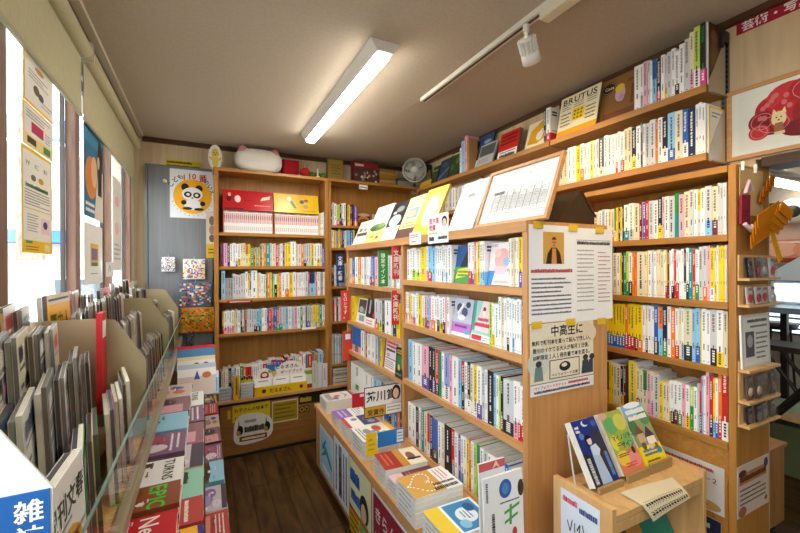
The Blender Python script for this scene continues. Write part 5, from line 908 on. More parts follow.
# ---------------------------------------------------------------- end of the wall bookcase
YR = .7195
g = 'product racks on the bookcase end'
def ledge(z, lab, h=.085):
    t = thing('product_rack', lab, 'rack', (1.86, YR, z), g); mb = MB('pine'); mb.box(1.738, YR-.036, z-.009, 1.982, YR-.001, z); mb.build('ledge', t)
    mb = MB('pine'); mb.box(1.738, YR-.006, z+.0002, 1.982, YR-.001, z+h); mb.build('back_board', t)
ledge(1.468, 'upper small wooden product rack with hanging badge packs', .085); ledge(1.372, 'second small wooden product rack with red badge packs', .07); ledge(1.135, 'wooden ledge holding a framed notice on the bookcase end', .03); ledge(1.022, 'wooden ledge with packs of earrings below the framed notice', .10); ledge(.935, 'lowest wooden ledge with dark small packs', .07)
def packs(z, n, h, cols, lab, x0=1.752, x1=1.972, grp='small product packs on the racks'):
    for i in range(n):
        x = x0+(i+.5)*(x1-x0)/n; w = (x1-x0)/n*.86; c = cols[i % len(cols)]; mb = MB('card'); y = YR-.022-.004*(i % 2); mb.obox((x-w/2, y, z+.0005), (w, 0, 0), (0, .0015, 0), (0, .006, h), c[0])
        P = Panel(mb, (x-w/2, y, z+.0005), XP, ZP, w, h, .0006); P.rect(.2, .8, .8, .95, '8f8f8c', 1); ob = mb.build('backing_card')
        m2 = MB('gloss'); m2.lathe((x, y-.0005, z+h*.35), -YP, [(0, w*.36), (.002, w*.34), (.004, w*.2), (.005, .001)], c[1], 12); m2.build('badge', ob)
        m3 = MB('clear_wrap'); m3.obox((x-w/2, y-.0075, z+.001), (w, 0, 0), (0, .0005, 0), (0, .006, h), 'w'); m3.build('clear_bag', ob); ob.name = 'product_pack'
        tag(ob, '%s pack %s' % (lab, ['at the left', 'second from left', 'third from left', 'fourth from left', 'fifth from left'][i]), 'product pack', grp)
packs(1.4685, 4, .075, [('2e2c30', '3a3a40'), ('6a4a48', '8a3030'), ('8f8f90', 'b8bcc0'), ('d8d8d8', 'c01c24')], 'upper rack badge'); packs(1.3725, 4, .062, [('dcdad6', 'c01c24'), ('d0cecb', 'b01822'), ('c9c9c8', 'c8303a'), ('dcdad6', 'b8bcc0')], 'second rack red badge')
packs(1.0225, 4, .085, [('7a6458', 'd8c0b0'), ('6a584e', 'c9b4a4'), ('8a7264', '6a4c3c'), ('5a4a42', '8a6a58')], 'brown earring'); packs(.9355, 4, .06, [('3a3434', '6a5c58'), ('4a4240', '8a7a74'), ('6a6460', '9a948e'), ('57504c', '7a706a')], 'dark small')
sheet('framed_notice', 'grey bordered notice with a small photo standing on the bookcase end ledge', 'notice', (1.748, YR-.012, 1.1358), XP, V((0, .03, 1)), .218, .195, 'c9c8c2', [('r', .06, .05, .94, .95, 'dcdad4', 2), ('l', .2, .84, .9, .92, 1, '3a3a3a', 3, .8), ('l', .3, .72, .9, .82, 1, '5a5a5a', 3), ('r', .12, .2, .42, .68, '57525c', 3), ('e', .27, .5, .1, .12, 'a9a4a8', 4), ('l', .48, .12, .9, .68, 6, '6a6a6a', 3)], th=.006)
sheet('poster', 'paper notice with brown and blue lettering low on the bookcase end', 'poster', (1.735, YR-.0005, .585), XP, ZP, .243, .19, 'c9b8a4', [('r', .05, .62, .92, .84, 'b4784a', 2), ('l', .08, .66, .9, .8, 1, '5a2c1c', 3, .8), ('l', .08, .2, .9, .56, 4, '4a4a55', 2), ('e', .15, .84, .12, .07, '5a342a', 3), ('e', .9, .86, .07, .1, '3a4468', 3), ('e', .15, .1, .12, .1, '9a6440', 3), ('e', .9, .14, .05, .05, '9a6440', 3)])
sheet('poster', 'white sign with blue handwriting on the base of the wall bookcase', 'poster', (1.7275-.001, .98, .575), FX, ZP, .225, .18, 'c9c4bc', [('l', .08, .82, .85, .92, 1, 'a8383c', 3, .8), ('t', '、１－２', .5, .62, .13, '2a3458', 3), ('t', 'です。', .5, .44, .13, '2a3458', 3), ('t', 'さい♪', .5, .27, .13, '2a3458', 3), ('l', .06, .3, .46, .75, 4, '2a3458', 3, .4), ('e', .78, .12, .18, .1, 'b08a4a', 3), ('e', .7, .12, .06, .05, '5a4030', 4)])
sheet('poster', 'dark blue label with yellow characters near the floor of the bookcase', 'poster', (1.7255, .885, .43), FX, ZP, .12, .12, '1c2440', [('l', .15, .62, .7, .85, 1, 'c9c4b4', 3, .7), ('l', .3, .2, .95, .5, 1, 'b9a45a', 3, .8)])
# orange and pink ribbons hung on the bookcase end
def ribbon():
    A = at(757, 205, Y=.66); t = thing('ribbon_rosette', 'orange folded felt ornament hanging on the bookcase end', 'ornament', (1.90, .68, 1.62), None); q = random.Random(2)
    def loop(name, c, d, w, h, col, tilt):
        mb = MB('cloth'); c = V(c); a = V((math.cos(tilt), 0, math.sin(tilt))); b = V((-math.sin(tilt), 0, math.cos(tilt)))
        for k in range(4): mb.obox(c+b*(k*h/4.5)-YP*(.006*k)+a*(.01*k), a*w, YP*.003, b*h*.45+a*.012, col)
        mb.build(name, t)
    loop('lower_fold', (1.765, .688, 1.575), 0, .18, .10, 'c4740f', .36); loop('upper_fold', (1.86, .68, 1.665), 0, .10, .10, 'cf8014', -.35); loop('back_fold', (1.86, .70, 1.75), 0, .04, .09, 'a85c10', .05)
    mb = MB('cloth'); pts = [(1.905, .69, 1.70), (1.915, .66, 1.655), (1.925, .65, 1.61)]; mb.prism([(1.90, .69, 1.66), (1.935, .69, 1.665), (1.975, .675, 1.535), (1.945, .675, 1.525)], (0, .003, 0), 'cc961a'); mb.build('tail', t)
    mb = MB('cloth'); mb.prism([(1.738, .706, 1.665), (1.80, .706, 1.665), (1.805, .706, 1.775), (1.742, .706, 1.77)], (0, .008, 0), '8a2c3c')
    P = Panel(mb, (1.74, .7055, 1.67), XP, ZP, .065, .1, .0005); P.lines(.1, .2, .9, .5, 2, '7a2434', 1, .4); mb.tube([(1.75, .70, 1.775), (1.765, .695, 1.82), (1.80, .70, 1.79)], .006, 'd8b4c4'); mb.tube([(1.745, .70, 1.665), (1.77, .69, 1.64), (1.80, .70, 1.66)], .007, 'e0c4cc')
    tag(mb.build('pouch'), 'red and pink cloth pouch hanging beside the orange ornament', 'pouch')
    mb = MB('card'); mb.box(1.752, .7165, 1.70, 1.93, .7185, 1.875, 'cfae78'); ob = tag(mb.build('backing_board'), 'tan card board behind the orange ornament', 'board')
    for x in (1.765, 1.86): mb = MB('plastic'); mb.tube([(x, .714, 1.862), (x+.004, .714, 1.895)], .006, 'efeee8', 8); mb.build('peg', ob)
ribbon()
# ---------------------------------------------------------------- back wall
mb = MB('greypanel'); mb.box(-.385, 3.545, 0, .063, 3.578, 2.295); t = tag(mb.build('grey_panel', bevel=.004), 'tall grey board on the back wall beside the picture book case', 'panel')
mb = MB('enamel'); mb.box(-.40, 3.535, 0, -.3855, 3.578, 2.31, '6f757a'); mb.box(-.3854, 3.535, 2.2955, .063, 3.578, 2.31, '6f757a'); mb.build('edge_strip', t)
def panda(P):
    P.rect(0, 0, 1, 1, 'e6e7ea', 1); P.ell(.5, .45, .43, .36, 'f0ae1c', 2, 36)
    for k, ch in enumerate('こども'): a = math.radians(152-k*15); P.text(ch, .5+.47*math.cos(a)-.055, .43+.45*math.sin(a)-.035, .043, '1e1e22', 3, ang=math.degrees(a)-90)
    for k, ch in enumerate('110番'): P.text(ch, .265+[0, .12, .22, .37][k], .785+[0, .03, .03, .0][k], .060, 'b81e2c', 3)
    for k, ch in enumerate('のいえ'): a = math.radians(54-k*14); P.text(ch, .5+.47*math.cos(a)-.05, .43+.45*math.sin(a)-.025, .042, '1e1e22', 3, ang=math.degrees(a)-90)
    K = '1b1b1e'; P.ell(.33, .64, .085, .075, K, 3); P.ell(.64, .62, .085, .075, K, 3); P.ell(.49, .5, .23, .14, 'efeff0', 4, 28)
    P.ell(.39, .49, .085, .06, K, 5); P.ell(.59, .48, .085, .06, K, 5); P.ell(.395, .49, .04, .03, 'efeff0', 6); P.ell(.585, .48, .04, .03, 'efeff0', 6); P.ell(.49, .42, .025, .014, K, 6)
    P.ell(.5, .28, .2, .11, 'efeff0', 4); P.ell(.3, .32, .06, .05, K, 5); P.ell(.72, .31, .06, .05, K, 5); P.ell(.38, .2, .11, .03, K, 5); P.ell(.64, .19, .11, .03, K, 5)
    for k in range(12): a = math.radians(200+k*12); P.rect(.5+.47*math.cos(a)-.01, .47+.42*math.sin(a)-.008, .5+.47*math.cos(a)+.012, .47+.42*math.sin(a)+.008, '6a86b4', 3)
sheet('poster', 'square white safety notice with a panda on a yellow disc', 'poster', (-.237, 3.542, 1.905), XP, ZP, .318, .385, 'e6e7ea', panda, th=.002)
sheet('notice_strip', 'yellow notice strip with two lines of lettering above the panda notice', 'notice', (-.265, 3.577, 2.305), XP, ZP, .25, .062, 'd8c01e', lambda P: (P.lines(.03, .54, .8, .9, 1, '3a3418', 2, .8), P.lines(.03, .08, .95, .44, 1, '3a3418', 2, .8)))
A, B = at(206, 211, Y=3.54), at(216.5, 258, Y=3.54)
sheet('poster', 'narrow paper strip with small pictures and a yellow foot beside the bookcase', 'poster', (A.x, 3.5415, B.z), XP, ZP, .085, A.z-B.z, 'd8cfc0', [('r', 0, 0, 1, .3, 'd8b42a', 2), ('e', .5, .8, .25, .1, '8a6a5a', 2), ('e', .5, .6, .25, .1, 'a98a7a', 2), ('e', .5, .42, .25, .08, '7a5a4a', 2), ('l', .2, .08, .8, .22, 2, '6a5a1a', 3)])
def packet(px_, py_, px1, py1, base, D, lab, hook=True, mt='gloss'):
    Y = 3.515; A, B = at(px_, py_, Y=Y), at(px1, py1, Y=Y); w, h = B.x-A.x, A.z-B.z; mb = MB(mt); nx = 16; bul = lambda u, v: .012*math.sin(math.pi*min(1, max(0, u)))*math.sin(math.pi*v)+.002*math.sin(9*u+5*v)
    gp = [[V((A.x+w*i/nx, Y-.004-bul(i/nx, j/nx), B.z+h*j/nx)) for i in range(nx+1)] for j in range(nx+1)]
    q = random.Random(int(px_*7+py_)); 
    for j in range(nx):
        for i in range(nx): mb.face([gp[j][i], gp[j][i+1], gp[j+1][i+1], gp[j+1][i]], D[q.randrange(len(D))] if 0 < j < nx-1 and q.random() < .55 else base, None, True)
    mb.face([(A.x, Y-.001, B.z), (A.x, Y-.001, A.z), (A.x+w, Y-.001, A.z), (A.x+w, Y-.001, B.z)], 'c9c9c6')
    for i in range(nx):
        mb.face([gp[nx][i], gp[nx][i+1], (A.x+w*(i+1)/nx, Y-.001, A.z), (A.x+w*i/nx, Y-.001, A.z)], base); mb.face([gp[0][i+1], gp[0][i], (A.x+w*i/nx, Y-.001, B.z), (A.x+w*(i+1)/nx, Y-.001, B.z)], base)
    ob = tag(mb.build('snack_packet'), lab, 'packet', 'packets hung on the grey board')
    if hook: mb = MB('metal'); x = A.x+w/2; mb.tube([(x, 3.544, A.z+.020), (x, 3.51, A.z+.018), (x, 3.50, A.z+.012), (x, 3.505, A.z-.004)], .0018, 'c9c9c9', 6); mb.build('hook', ob)
packet(161.5, 257, 175, 271.5, 'd8d8da', ['3a3a40', '6a6a70', 'c8a0a0', 'efefef'], 'small white packet hung at the upper left of the grey board')
packet(183, 259, 205, 279, 'e6d8c8', ['f0cf2a', '3a86c4', 'd84a5a', 'efeeea', '8f4aa0'], 'colourful cartoonless sweets packet hung at the upper right of the board')
packet(179.5, 282, 211, 306, '4a6a8a', ['d8702a', '2f6a4a', '8fc0dc', '3a3a50', 'c83a2a', 'efe0c0'], 'large orange and blue toy packet hung in the middle of the board')
packet(181, 308, 214, 331, 'd8761c', ['6a8a2a', '3f5a1c', 'e0a02a', '8aa03a', 'a8541a'], 'orange packet with green contents hung lowest on the board', False)
packet(174, 333, 181, 348, '2a3038', ['5a6a7a', '3a4a5a'], 'small dark packet at the lower left of the orange packet', False); packet(186, 331, 194, 347, '2a3038', ['6a7a8a', '3a4250'], 'small dark packet right of the other dark one', False)
mb = MB('plastic'); c = at(165, 181, Y=3.54); mb.lathe(c, -YP, [(0, .014), (.02, .013), (.03, .008), (.031, .001)], 'dcdcd6', 14); tag(mb.build('wall_hook'), 'small white hook left of the panda notice', 'hook')
# ---------------------------------------------------------------- on top of the back bookcases
ZB = 2.2905
def chick():
    A = at(218.5, 156, Y=3.50); mb = MB('card'); w, h = .105, .215; o = V((at(208, 168, Y=3.40).x, 3.44, ZB)); pts = [(.5+.48*math.cos(a), .5+.5*math.sin(a)) for a in [2*math.pi*k/26 for k in range(26)]]
    pts = [(u, max(0, v)) for u, v in pts]; mb.prism([o+XP*(u*w)+ZP*(v*h*.92) for u, v in pts], YP*.004, 'e6e4dc'); P = Panel(mb, o, XP, ZP, w, h, .0004); Y_ = 'd9c25a'
    P.ell(.5, .58, .26, .2, Y_, 2); P.ell(.5, .28, .22, .2, Y_, 2); P.poly([(.3, .3), (.06, .42), (.1, .48), (.34, .42)], Y_, 2); P.poly([(.7, .3), (.94, .42), (.9, .48), (.66, .42)], Y_, 2)
    P.ell(.41, .62, .03, .022, '222222', 3); P.ell(.6, .62, .03, .022, '222222', 3); P.poly([(.4, .56), (.5, .51), (.6, .56), (.5, .59)], 'c8741e', 3); P.ell(.41, .07, .07, .025, 'c8741e', 3); P.ell(.6, .07, .07, .025, 'c8741e', 3)
    o2 = tag(mb.build('bird_cutout'), 'white card cutout with a plain yellow bird on the bookcase corner', 'cutout')
    mb = MB('card'); mb.prism([o+XP*.04+YP*.0045, o+XP*.065+YP*.0045, o+XP*.065+YP*.06, o+XP*.04+YP*.06], ZP*.002, 'd8d4c8'); mb.build('foot', o2)
chick()
def cushion():
    A, B = at(233, 175, Y=3.44), at(283, 175, Y=3.44); w = B.x-A.x-.02; c = V(((A.x+B.x)/2, 3.425, ZB)); hx, hy, hz = w/2, .075, .098; mb = MB('cloth'); N, Mm = 32, 18; vs = []
    for j in range(Mm+1):
        v = -math.pi/2+math.pi*j/Mm
        for i in range(N):
            u = 2*math.pi*i/N; f = lambda x, p: math.copysign(abs(x)**p, x)
            vs.append(c+V((hx*f(math.cos(v), .7)*f(math.cos(u), .75), hy*f(math.cos(v), .8)*f(math.sin(u), .9), hz*(1+f(math.sin(v), .75)))))
    mb.faces(vs, [(j*N+i, j*N+(i+1) % N, (j+1)*N+(i+1) % N, (j+1)*N+i) for j in range(Mm) for i in range(N)], 'e2ded6', None, True)
    t = tag(mb.build('cushion'), 'plump white cushion with two pink corner tabs on top of the bookcase', 'cushion')
    for s in (-1, 1):
        mb = MB('cloth'); b = c+V((s*hx*.62, 0, 2*hz*.80)); mb.lathe(b, V((s*.25, -.12, 1)), [(-.03, .056), (.0, .054), (.03, .040), (.052, .020), (.06, .001)], 'd9909c', 14); mb.build('corner_tab', t)
cushion()
A = at(283, 172, Y=3.44); mb = MB('cloth'); mb.box(A.x-.005, 3.42, ZB+.012, A.x+.135, 3.52, ZB+.14, '9c1c26'); tag(mb.build('fabric_block', bevel=.02), 'dark red fabric block beside the white cushion', 'cushion')
mb = MB('gloss'); mb.box(A.x-.01, 3.40, ZB+.0005, A.x+.17, 3.53, ZB+.011, 'e9e9ea'); mb.box(A.x-.01, 3.3995, ZB+.001, A.x+.08, 3.40, ZB+.0105, '4a6ab0'); tag(mb.build('picture_book'), 'thin white picture book lying under the red fabric block', 'book')
def toy():
    c = at(305, 172, Y=3.41); c.z = ZB+.045; mb = MB('cloth'); mb.lathe(c-ZP*.0445, ZP, [(.0, .008), (.012, .033), (.03, .044), (.045, .045), (.065, .038), (.08, .02), (.086, .001)], 'a82a28', 18); t = tag(mb.build('soft_toy'), 'small red and green soft toy on top of the bookcase', 'toy')
    for k in range(3): mb = MB('cloth'); d = V((c.x+.065+.05*k, 3.43, ZB+.001)); mb.lathe(d, ZP, [(0, .008), (.01, .026), (.03, .033), (.05, .024), (.06, .001)], ['3f6a34', '2f5a30', '4a7a3a'][k], 14); mb.build('body_segment', t)
    for s in (-.5, .9): mb = MB('cloth'); mb.tube([c+V((s*.02, 0, .035)), c+V((s*.035, 0, .085))], [.006, .004], 'b9a05a', 8); mb.build('feeler', t)
toy()
c = at(317, 178, Y=3.40); mb = MB('plastic'); mb.lathe((c.x, 3.38, ZB), ZP, [(0, .018), (.012, .018), (.013, .007), (.08, .006), (.082, .001)], 'e9e6dc', 12); tag(mb.build('candle_stick'), 'small white candle shaped ornament behind the soft toy', 'ornament')
A = at(329, 180, Y=3.42); mb = MB('card'); mb.box(A.x, 3.45, ZB, A.x+.145, 3.50, ZB+.20, '8c7436'); P = Panel(mb, (A.x, 3.45, ZB), XP, ZP, .145, .2, .0004); P.lines(.2, .3, .8, .8, 4, '6a5420', 1, .4)
tag(mb.build('gift_box', bevel=.003), 'mustard coloured box standing on the corner bookcase', 'box')
A = at(354, 184, Y=3.40); mb = MB('plastic'); mb.box(A.x, 3.40, ZB, A.x+.24, 3.50, ZB+.20, '6a2026'); P = Panel(mb, (A.x, 3.40, ZB), XP, ZP, .24, .2, .0005); P.rect(0, .72, 1, .92, '8f1c24', 1); P.rect(.05, .76, .4, .86, 'd8c8c0', 2); P.rect(.0, 0, 1, .66, '4a2a26', 1)
for k in range(22): P.ell(rr.uniform(.06, .94), rr.uniform(.06, .6), .05, .06, rr.choice(['d8ccc4', 'a98a84', '2a1a18', 'b8a49c', '6a3a38']), 2+k*.02, 10)
tag(mb.build('biscuit_tin', bevel=.008), 'red and brown tin with round shapes on the corner bookcase', 'tin')
A = at(380, 186, Y=3.40); mb = MB('card')
for k in range(6): mb.box(A.x+.003*(k % 2), 3.41, ZB+.026*k, A.x+.17, 3.50, ZB+.024+.026*k, ['a07a3a', 'b48a44', '94702f'][k % 3])
tag(mb.build('woven_box'), 'tan slatted box between the tin and the fan', 'box')
A = at(399, 187, Y=3.40); mb = MB('plastic'); mb.box(A.x, 3.42, ZB, A.x+.15, 3.52, ZB+.06, '8f8f8a'); mb.box(A.x+.01, 3.425, ZB+.0605, A.x+.13, 3.515, ZB+.09, '57554f'); tag(mb.build('player_unit', bevel=.004), 'low grey box under the wall fan', 'box')
# two boxed sets: a row of slim volumes with a printed box on top
def boxset(px0, px1, col, lab, D, n, who):
    A, B = at(px0, 232, Y=3.37), at(px1, 232, Y=3.37); x0, x1 = A.x, B.x; z = 1.7855; w = (x1-x0-.012)/n; h = .175
    mb = MB('gloss'); t_ = .003; mb.box(x0, 3.375, z, x0+t_, 3.53, z+h+.012, col); mb.box(x1-t_, 3.375, z, x1, 3.53, z+h+.012, col); mb.box(x0+t_, 3.375, z, x1-t_, 3.53, z+.002, col); mb.box(x0+t_, 3.375, z+h+.009, x1-t_, 3.53, z+h+.012, col); mb.box(x0+t_, 3.5305, z, x1-t_, 3.533, z+h+.012, col)
    tag(mb.build('slipcase'), '%s slipcase around the %s row of slim volumes' % ('red' if col[0] == 'b' else 'yellow', who), 'slipcase')
    for k in range(n):
        cv = MB('gloss'); ww = w-.0005; cv.box(0, 0, 0, ww, .13, h, 'efebe8'); P = Panel(cv, (0, 0, 0), XP, ZP, ww, h, .0003); P.rect(.0, .94, 1, 1, ['3a8a8a', 'c8a02a', 'c84a5a', '4a6ab0', '6a9a4a'][k % 5], 1); P.rect(.1, .45, .9, .9, 'dcb4b0' if k % 2 else 'd8a4a4', 1); P.rect(.3, .62, .7, .8, '9a5050', 2); P.rect(.25, .1, .75, .3, 'c9c4c4', 2)
        o = cv.build('comic_volume', None, True); o.location = (x0+.006+k*w, 3.377, z+.0025); pg = MB('pages'); pg.box(.0002*0+.0008, .131, .001, ww-.0008, .1315, h-.001, 'e9e4d6'); pg.build('page_block', o, True)
        tag(o, 'slim white and pink volume, %s from the left in the %s boxed row' % (nth(k+1), who), 'book', 'slim volumes in the boxed sets')
    z2 = z+h+.0125; mb = MB('gloss'); mb.prism([(x0, 3.38, z2), (x0, 3.50, z2), (x0, 3.50, z2+.165), (x0, 3.425, z2+.165)], (x1-x0, 0, 0), col); P = Panel(mb, (x0, 3.38, z2), XP, V((0, .045, .165)), x1-x0, .171, .0005); P.draw(D); tag(mb.build('storage_box'), lab, 'box')
boxset(223, 273.5, 'b8141e', 'red printed box lying on the left boxed row', [('e', .12, .6, .05, .2, '5a1a1a', 1), ('e', .13, .75, .03, .1, 'd8b4a0', 2), ('e', .29, .55, .06, .18, 'e6dcd8', 1), ('l', .42, .45, .6, .55, 1, '7a1a20', 2), ('p', [(.74, .5), (.78, .68), (.95, .78), (.93, .6)], 'e6dcc0', 2), ('l', .62, .2, .95, .3, 1, 'd89a94', 2), ('r', .02, .02, .4, .08, '2a2020', 1)], 25, 'left')
boxset(274.5, 319.5, 'e0b414', 'yellow printed box lying on the right boxed row', [('p', [(.3, .75), (.36, .8), (.5, .25), (.44, .22)], '4a8a5a', 2), ('e', .34, .72, .05, .14, 'e6ddb0', 3), ('e', .62, .6, .05, .1, '4a5a8a', 2), ('e', .72, .68, .05, .07, '8a6a4a', 2), ('e', .7, .35, .06, .1, 'a98a8a', 2), ('l', .6, .08, .95, .16, 1, '8a7420', 2)], 22, 'right')
# ---------------------------------------------------------------- counter display on the back base cabinet
def display():
    z = .4605; A, B = at(254.5, 396, Y=3.345), at(307, 386, Y=3.345); x0, x1 = A.x, B.x; w = x1-x0; t = thing('counter_display', 'yellow counter display tray with white picture books and a white header', 'display', ((x0+x1)/2, 3.35, z))
    mb = MB('gloss'); mb.box(x0, 3.338, z, x1, 3.341, z+.075, 'e3bb16'); P = Panel(mb, (x0, 3.338, z), XP, ZP, w, .075, .0004); P.text('だるまさん', .27, .28, .038, '5a4410', 2, wid=.42); P.ell(.17, .5, .04, .22, '7a1e18', 2); P.ell(.88, .5, .035, .2, '7a1e18', 2)
    mb.box(x0, 3.3415, z, x0+.003, 3.395, z+.075, 'e3bb16'); mb.box(x1-.003, 3.3415, z, x1, 3.395, z+.075, 'e3bb16'); mb.box(x0+.0032, 3.3415, z, x1-.0032, 3.395, z+.003, 'e3bb16'); mb.build('tray', t)
    hd = MB('card'); pts = [(0, 0), (1, 0), (1, .35)]+[(.69+.31*math.cos(math.radians(a)), .45+.5*math.sin(math.radians(a))) for a in range(0, 181, 15)]+[(.36, .55)]+[(.2+.17*math.cos(math.radians(a)), .4+.4*math.sin(math.radians(a))) for a in range(40, 181, 20)]
    hz = .26; hd.prism([(x0+u*w, 3.3955, z+.004+v*hz) for u, v in pts], (0, .003, 0), 'eae7df'); P = Panel(hd, (x0, 3.3955, z+.004), XP, ZP, w, hz, .0005)
    P.text('だるまさん', .40, .73, .036, '2a2626', 2, wid=.46); P.text('ボードブック', .50, .56, .03, 'b8262a', 2, wid=.44); P.ell(.2, .56, .08, .13, 'b02a26', 2); P.ell(.2, .58, .05, .06, 'efe2d0', 3); P.ell(.38, .6, .05, .07, 'd8b43a', 2); P.ell(.3, .68, .04, .06, '8fae7a', 2); hd.build('header_card', t)
    return x0, x1, z
x0, x1, z = display(); w = (x1-x0)/3
for k in range(3):
    fo = faceout('board_book', 'small white board book with red spot in the yellow tray, %s' % ['left', 'middle', 'right'][k], V((x0+.006+k*w, 3.348, z+.0035)), XP, YP, 12, w-.012, .13, .012, 'efece6', [('e', .45, .35, .2, .12, 'b02a26', 2), ('l', .2, .75, .8, .9, 1, '6a5a55', 3), ('e', .45, .38, .1, .05, 'efe2d0', 3)], 'board books in the yellow tray')
def blk(name, lab, px0, px1, pyb, Y, h, d, col, D=(), n=1, cat='book', g=None, axis='stack'):
    A, B = at(px0, pyb, Y=Y), at(px1, pyb, Y=Y); z = .4605
    for k in range(n):
        hh = h/n; mb = MB('gloss'); mb.box(A.x, Y, z+k*hh, B.x, Y+d, z+(k+1)*hh-.0005, col, None); P = Panel(mb, (A.x, Y, z+k*hh), XP, ZP, B.x-A.x, hh-.0005, .0004); P.draw(D); o = mb.build(name)
        tag(o, lab if n == 1 else '%s, %s from bottom' % (lab, nth(k+1)), cat, g)
        pg = MB('pages'); pg.box(A.x+.002, Y+d, z+k*hh+.001, B.x-.002, Y+d+.0008, z+(k+1)*hh-.0015, 'e9e4d6'); pg.build('page_block', o)
blk('picture_book', 'yellow upright slip case among the low stacks', 233.5, 239.5, 400, 3.345, .19, .02, 'd9a81a', [('L', .3, .2, .7, .9, 1, '6a4a10', 3, .7)]); blk('picture_book', 'grey stacked picture book beside the yellow slip case', 241, 253, 398, 3.345, .115, .04, 'b9c0c0', [('l', .1, .3, .9, .7, 1, '7a8284', 2)], 5, g='stacked picture books on the base cabinet')
blk('picture_book', 'pale blue stacked book at the far left of the base cabinet', 219, 231, 401, 3.345, .10, .04, 'a9b0b8', [('l', .1, .3, .9, .7, 1, '6a7078', 2)], 4, g='stacked picture books on the base cabinet'); blk('picture_book', 'small green and white book block right of the yellow tray', 304.5, 312, 389, 3.385, .17, .01, 'dcdcc0', [('r', 0, .7, 1, .9, '8fa04a', 2), ('r', 0, 0, 1, .2, '9a3a44', 2)])
blk('picture_book', 'pale green upright book right of the yellow tray', 312.5, 317, 388, 3.345, .235, .012, 'c9ccb4', [('r', .3, .2, .6, .9, 'a9ac94', 2)]); blk('picture_book', 'white upright book, third copy at the right of the tray', 317.5, 322, 387, 3.345, .215, .012, 'd4ccd2', []); blk('picture_book', 'white upright book with grey spine at the right end of the tray', 322.5, 327.5, 386, 3.34, .205, .014, 'dcd6dc', [('r', .3, .3, .6, .8, 'b4aab4', 2)])
for k in range(5): blk('gift_book', 'small yellow capped booklet behind the grey stack, %s' % ['leftmost', 'second', 'middle', 'fourth', 'rightmost'][k], 241.2+k*2.4, 243.2+k*2.4, 392, 3.388, .16+.008*(k % 2), .01, 'c9b03a', [('r', 0, .85, 1, 1, '5a2a24', 2), ('r', .2, .4, .8, .6, 'e6dc9a', 2)], g='yellow capped booklets on the base cabinet')
blk('picture_book', 'blue booklet with white mark standing behind the tray', 267, 279, 385, 3.39+.009, .235, .0008, '2a6fae', [('e', .5, .3, .3, .1, '6aa0cc', 2), ('e', .8, .85, .15, .08, 'e6e6e6', 2)])
# labels on the base cabinet front
YF = 3.3515
def fl(name, lab, p0, p1, col, D, cat='label'):
    A, B = at(*p0, Y=YF), at(*p1, Y=YF); return sheet(name, lab, cat, (A.x, YF, B.z), XP, ZP, B.x-A.x, A.z-B.z, col, D, 'labels on the base cabinet front')
fl('notice', 'yellow notice with two lines of lettering on the base cabinet', (232.5, 405), (270, 417), 'c9ae1a', lambda P: (P.text('お子さんの絵本選', .04, .55, .034, '2a240c', 2, wid=.92), P.text('びに無料配布中♪', .04, .1, .034, '2a240c', 2, wid=.92)))
fl('label', 'tiny yellow tag at the left edge of the base cabinet', (227.5, 411), (230.5, 419), 'c9a81a', [])
def sticker():
    A, B = at(231.5, 416, Y=YF), at(273, 440, Y=YF); w, h = B.x-A.x, A.z-B.z; mb = MB('card'); pts = []
    for k in range(32): a = 2*math.pi*k/32; r = 1+.06*math.cos(3*a+.5); pts.append((.5+.5*r*math.copysign(abs(math.cos(a))**.7, math.cos(a))*.95, .5+.5*r*math.copysign(abs(math.sin(a))**.7, math.sin(a))*.95))
    o = V((A.x, YF-.003, B.z)); mb.prism([o+XP*u*w+ZP*v*h for u, v in pts], YP*.003, 'd6d2c8'); P = Panel(mb, o, XP, ZP, w, h, .0004); P.rect(.18, .14, .85, .30, '8a4a22', 2); P.lines(.24, .17, .8, .27, 1, 'e6dcc8', 3, .7)
    for x in (.2, .86): P.ell(x, .5, .07, .15, '1f2428', 2); P.ell(x-.04, .42, .05, .08, 'b08a3a', 3); P.poly([(x-.05, .6), (x-.03, .85), (x-.01, .6)], '3a3a3a', 3)
    P.lines(.3, .40, .78, .62, 1, '2a2a2a', 3, .9); P.lines(.3, .68, .78, .84, 1, '8a8a86', 3, .6)
    tag(mb.build('sticker'), 'rounded white sign with two dark figures on the base cabinet', 'sign', 'labels on the base cabinet front')
sticker()
fl('label', 'mustard cloud shaped label with pale edge on the base cabinet', (272, 402), (298, 419), 'c9bf94', [('r', .03, .06, .97, .94, '9a7c14', 2), ('l', .1, .15, .9, .9, 4, '5f4a0c', 3, .35)])
fl('label', 'dark strip label with yellow lettering by the cabinet edge', (298.5, 395.5), (322, 401), '2a2112', lambda P: P.lines(.06, .2, .94, .8, 1, 'b9962a', 2, .9)); fl('label', 'small dark label with two yellow ovals on the base cabinet', (299, 406.5), (309.5, 411.5), '3a2a14', [('e', .28, .5, .22, .4, 'a8801e', 2), ('e', .74, .5, .22, .4, 'a8801e', 2), ('e', .28, .5, .12, .2, '3a2a14', 3), ('e', .74, .5, .12, .2, '3a2a14', 3)])
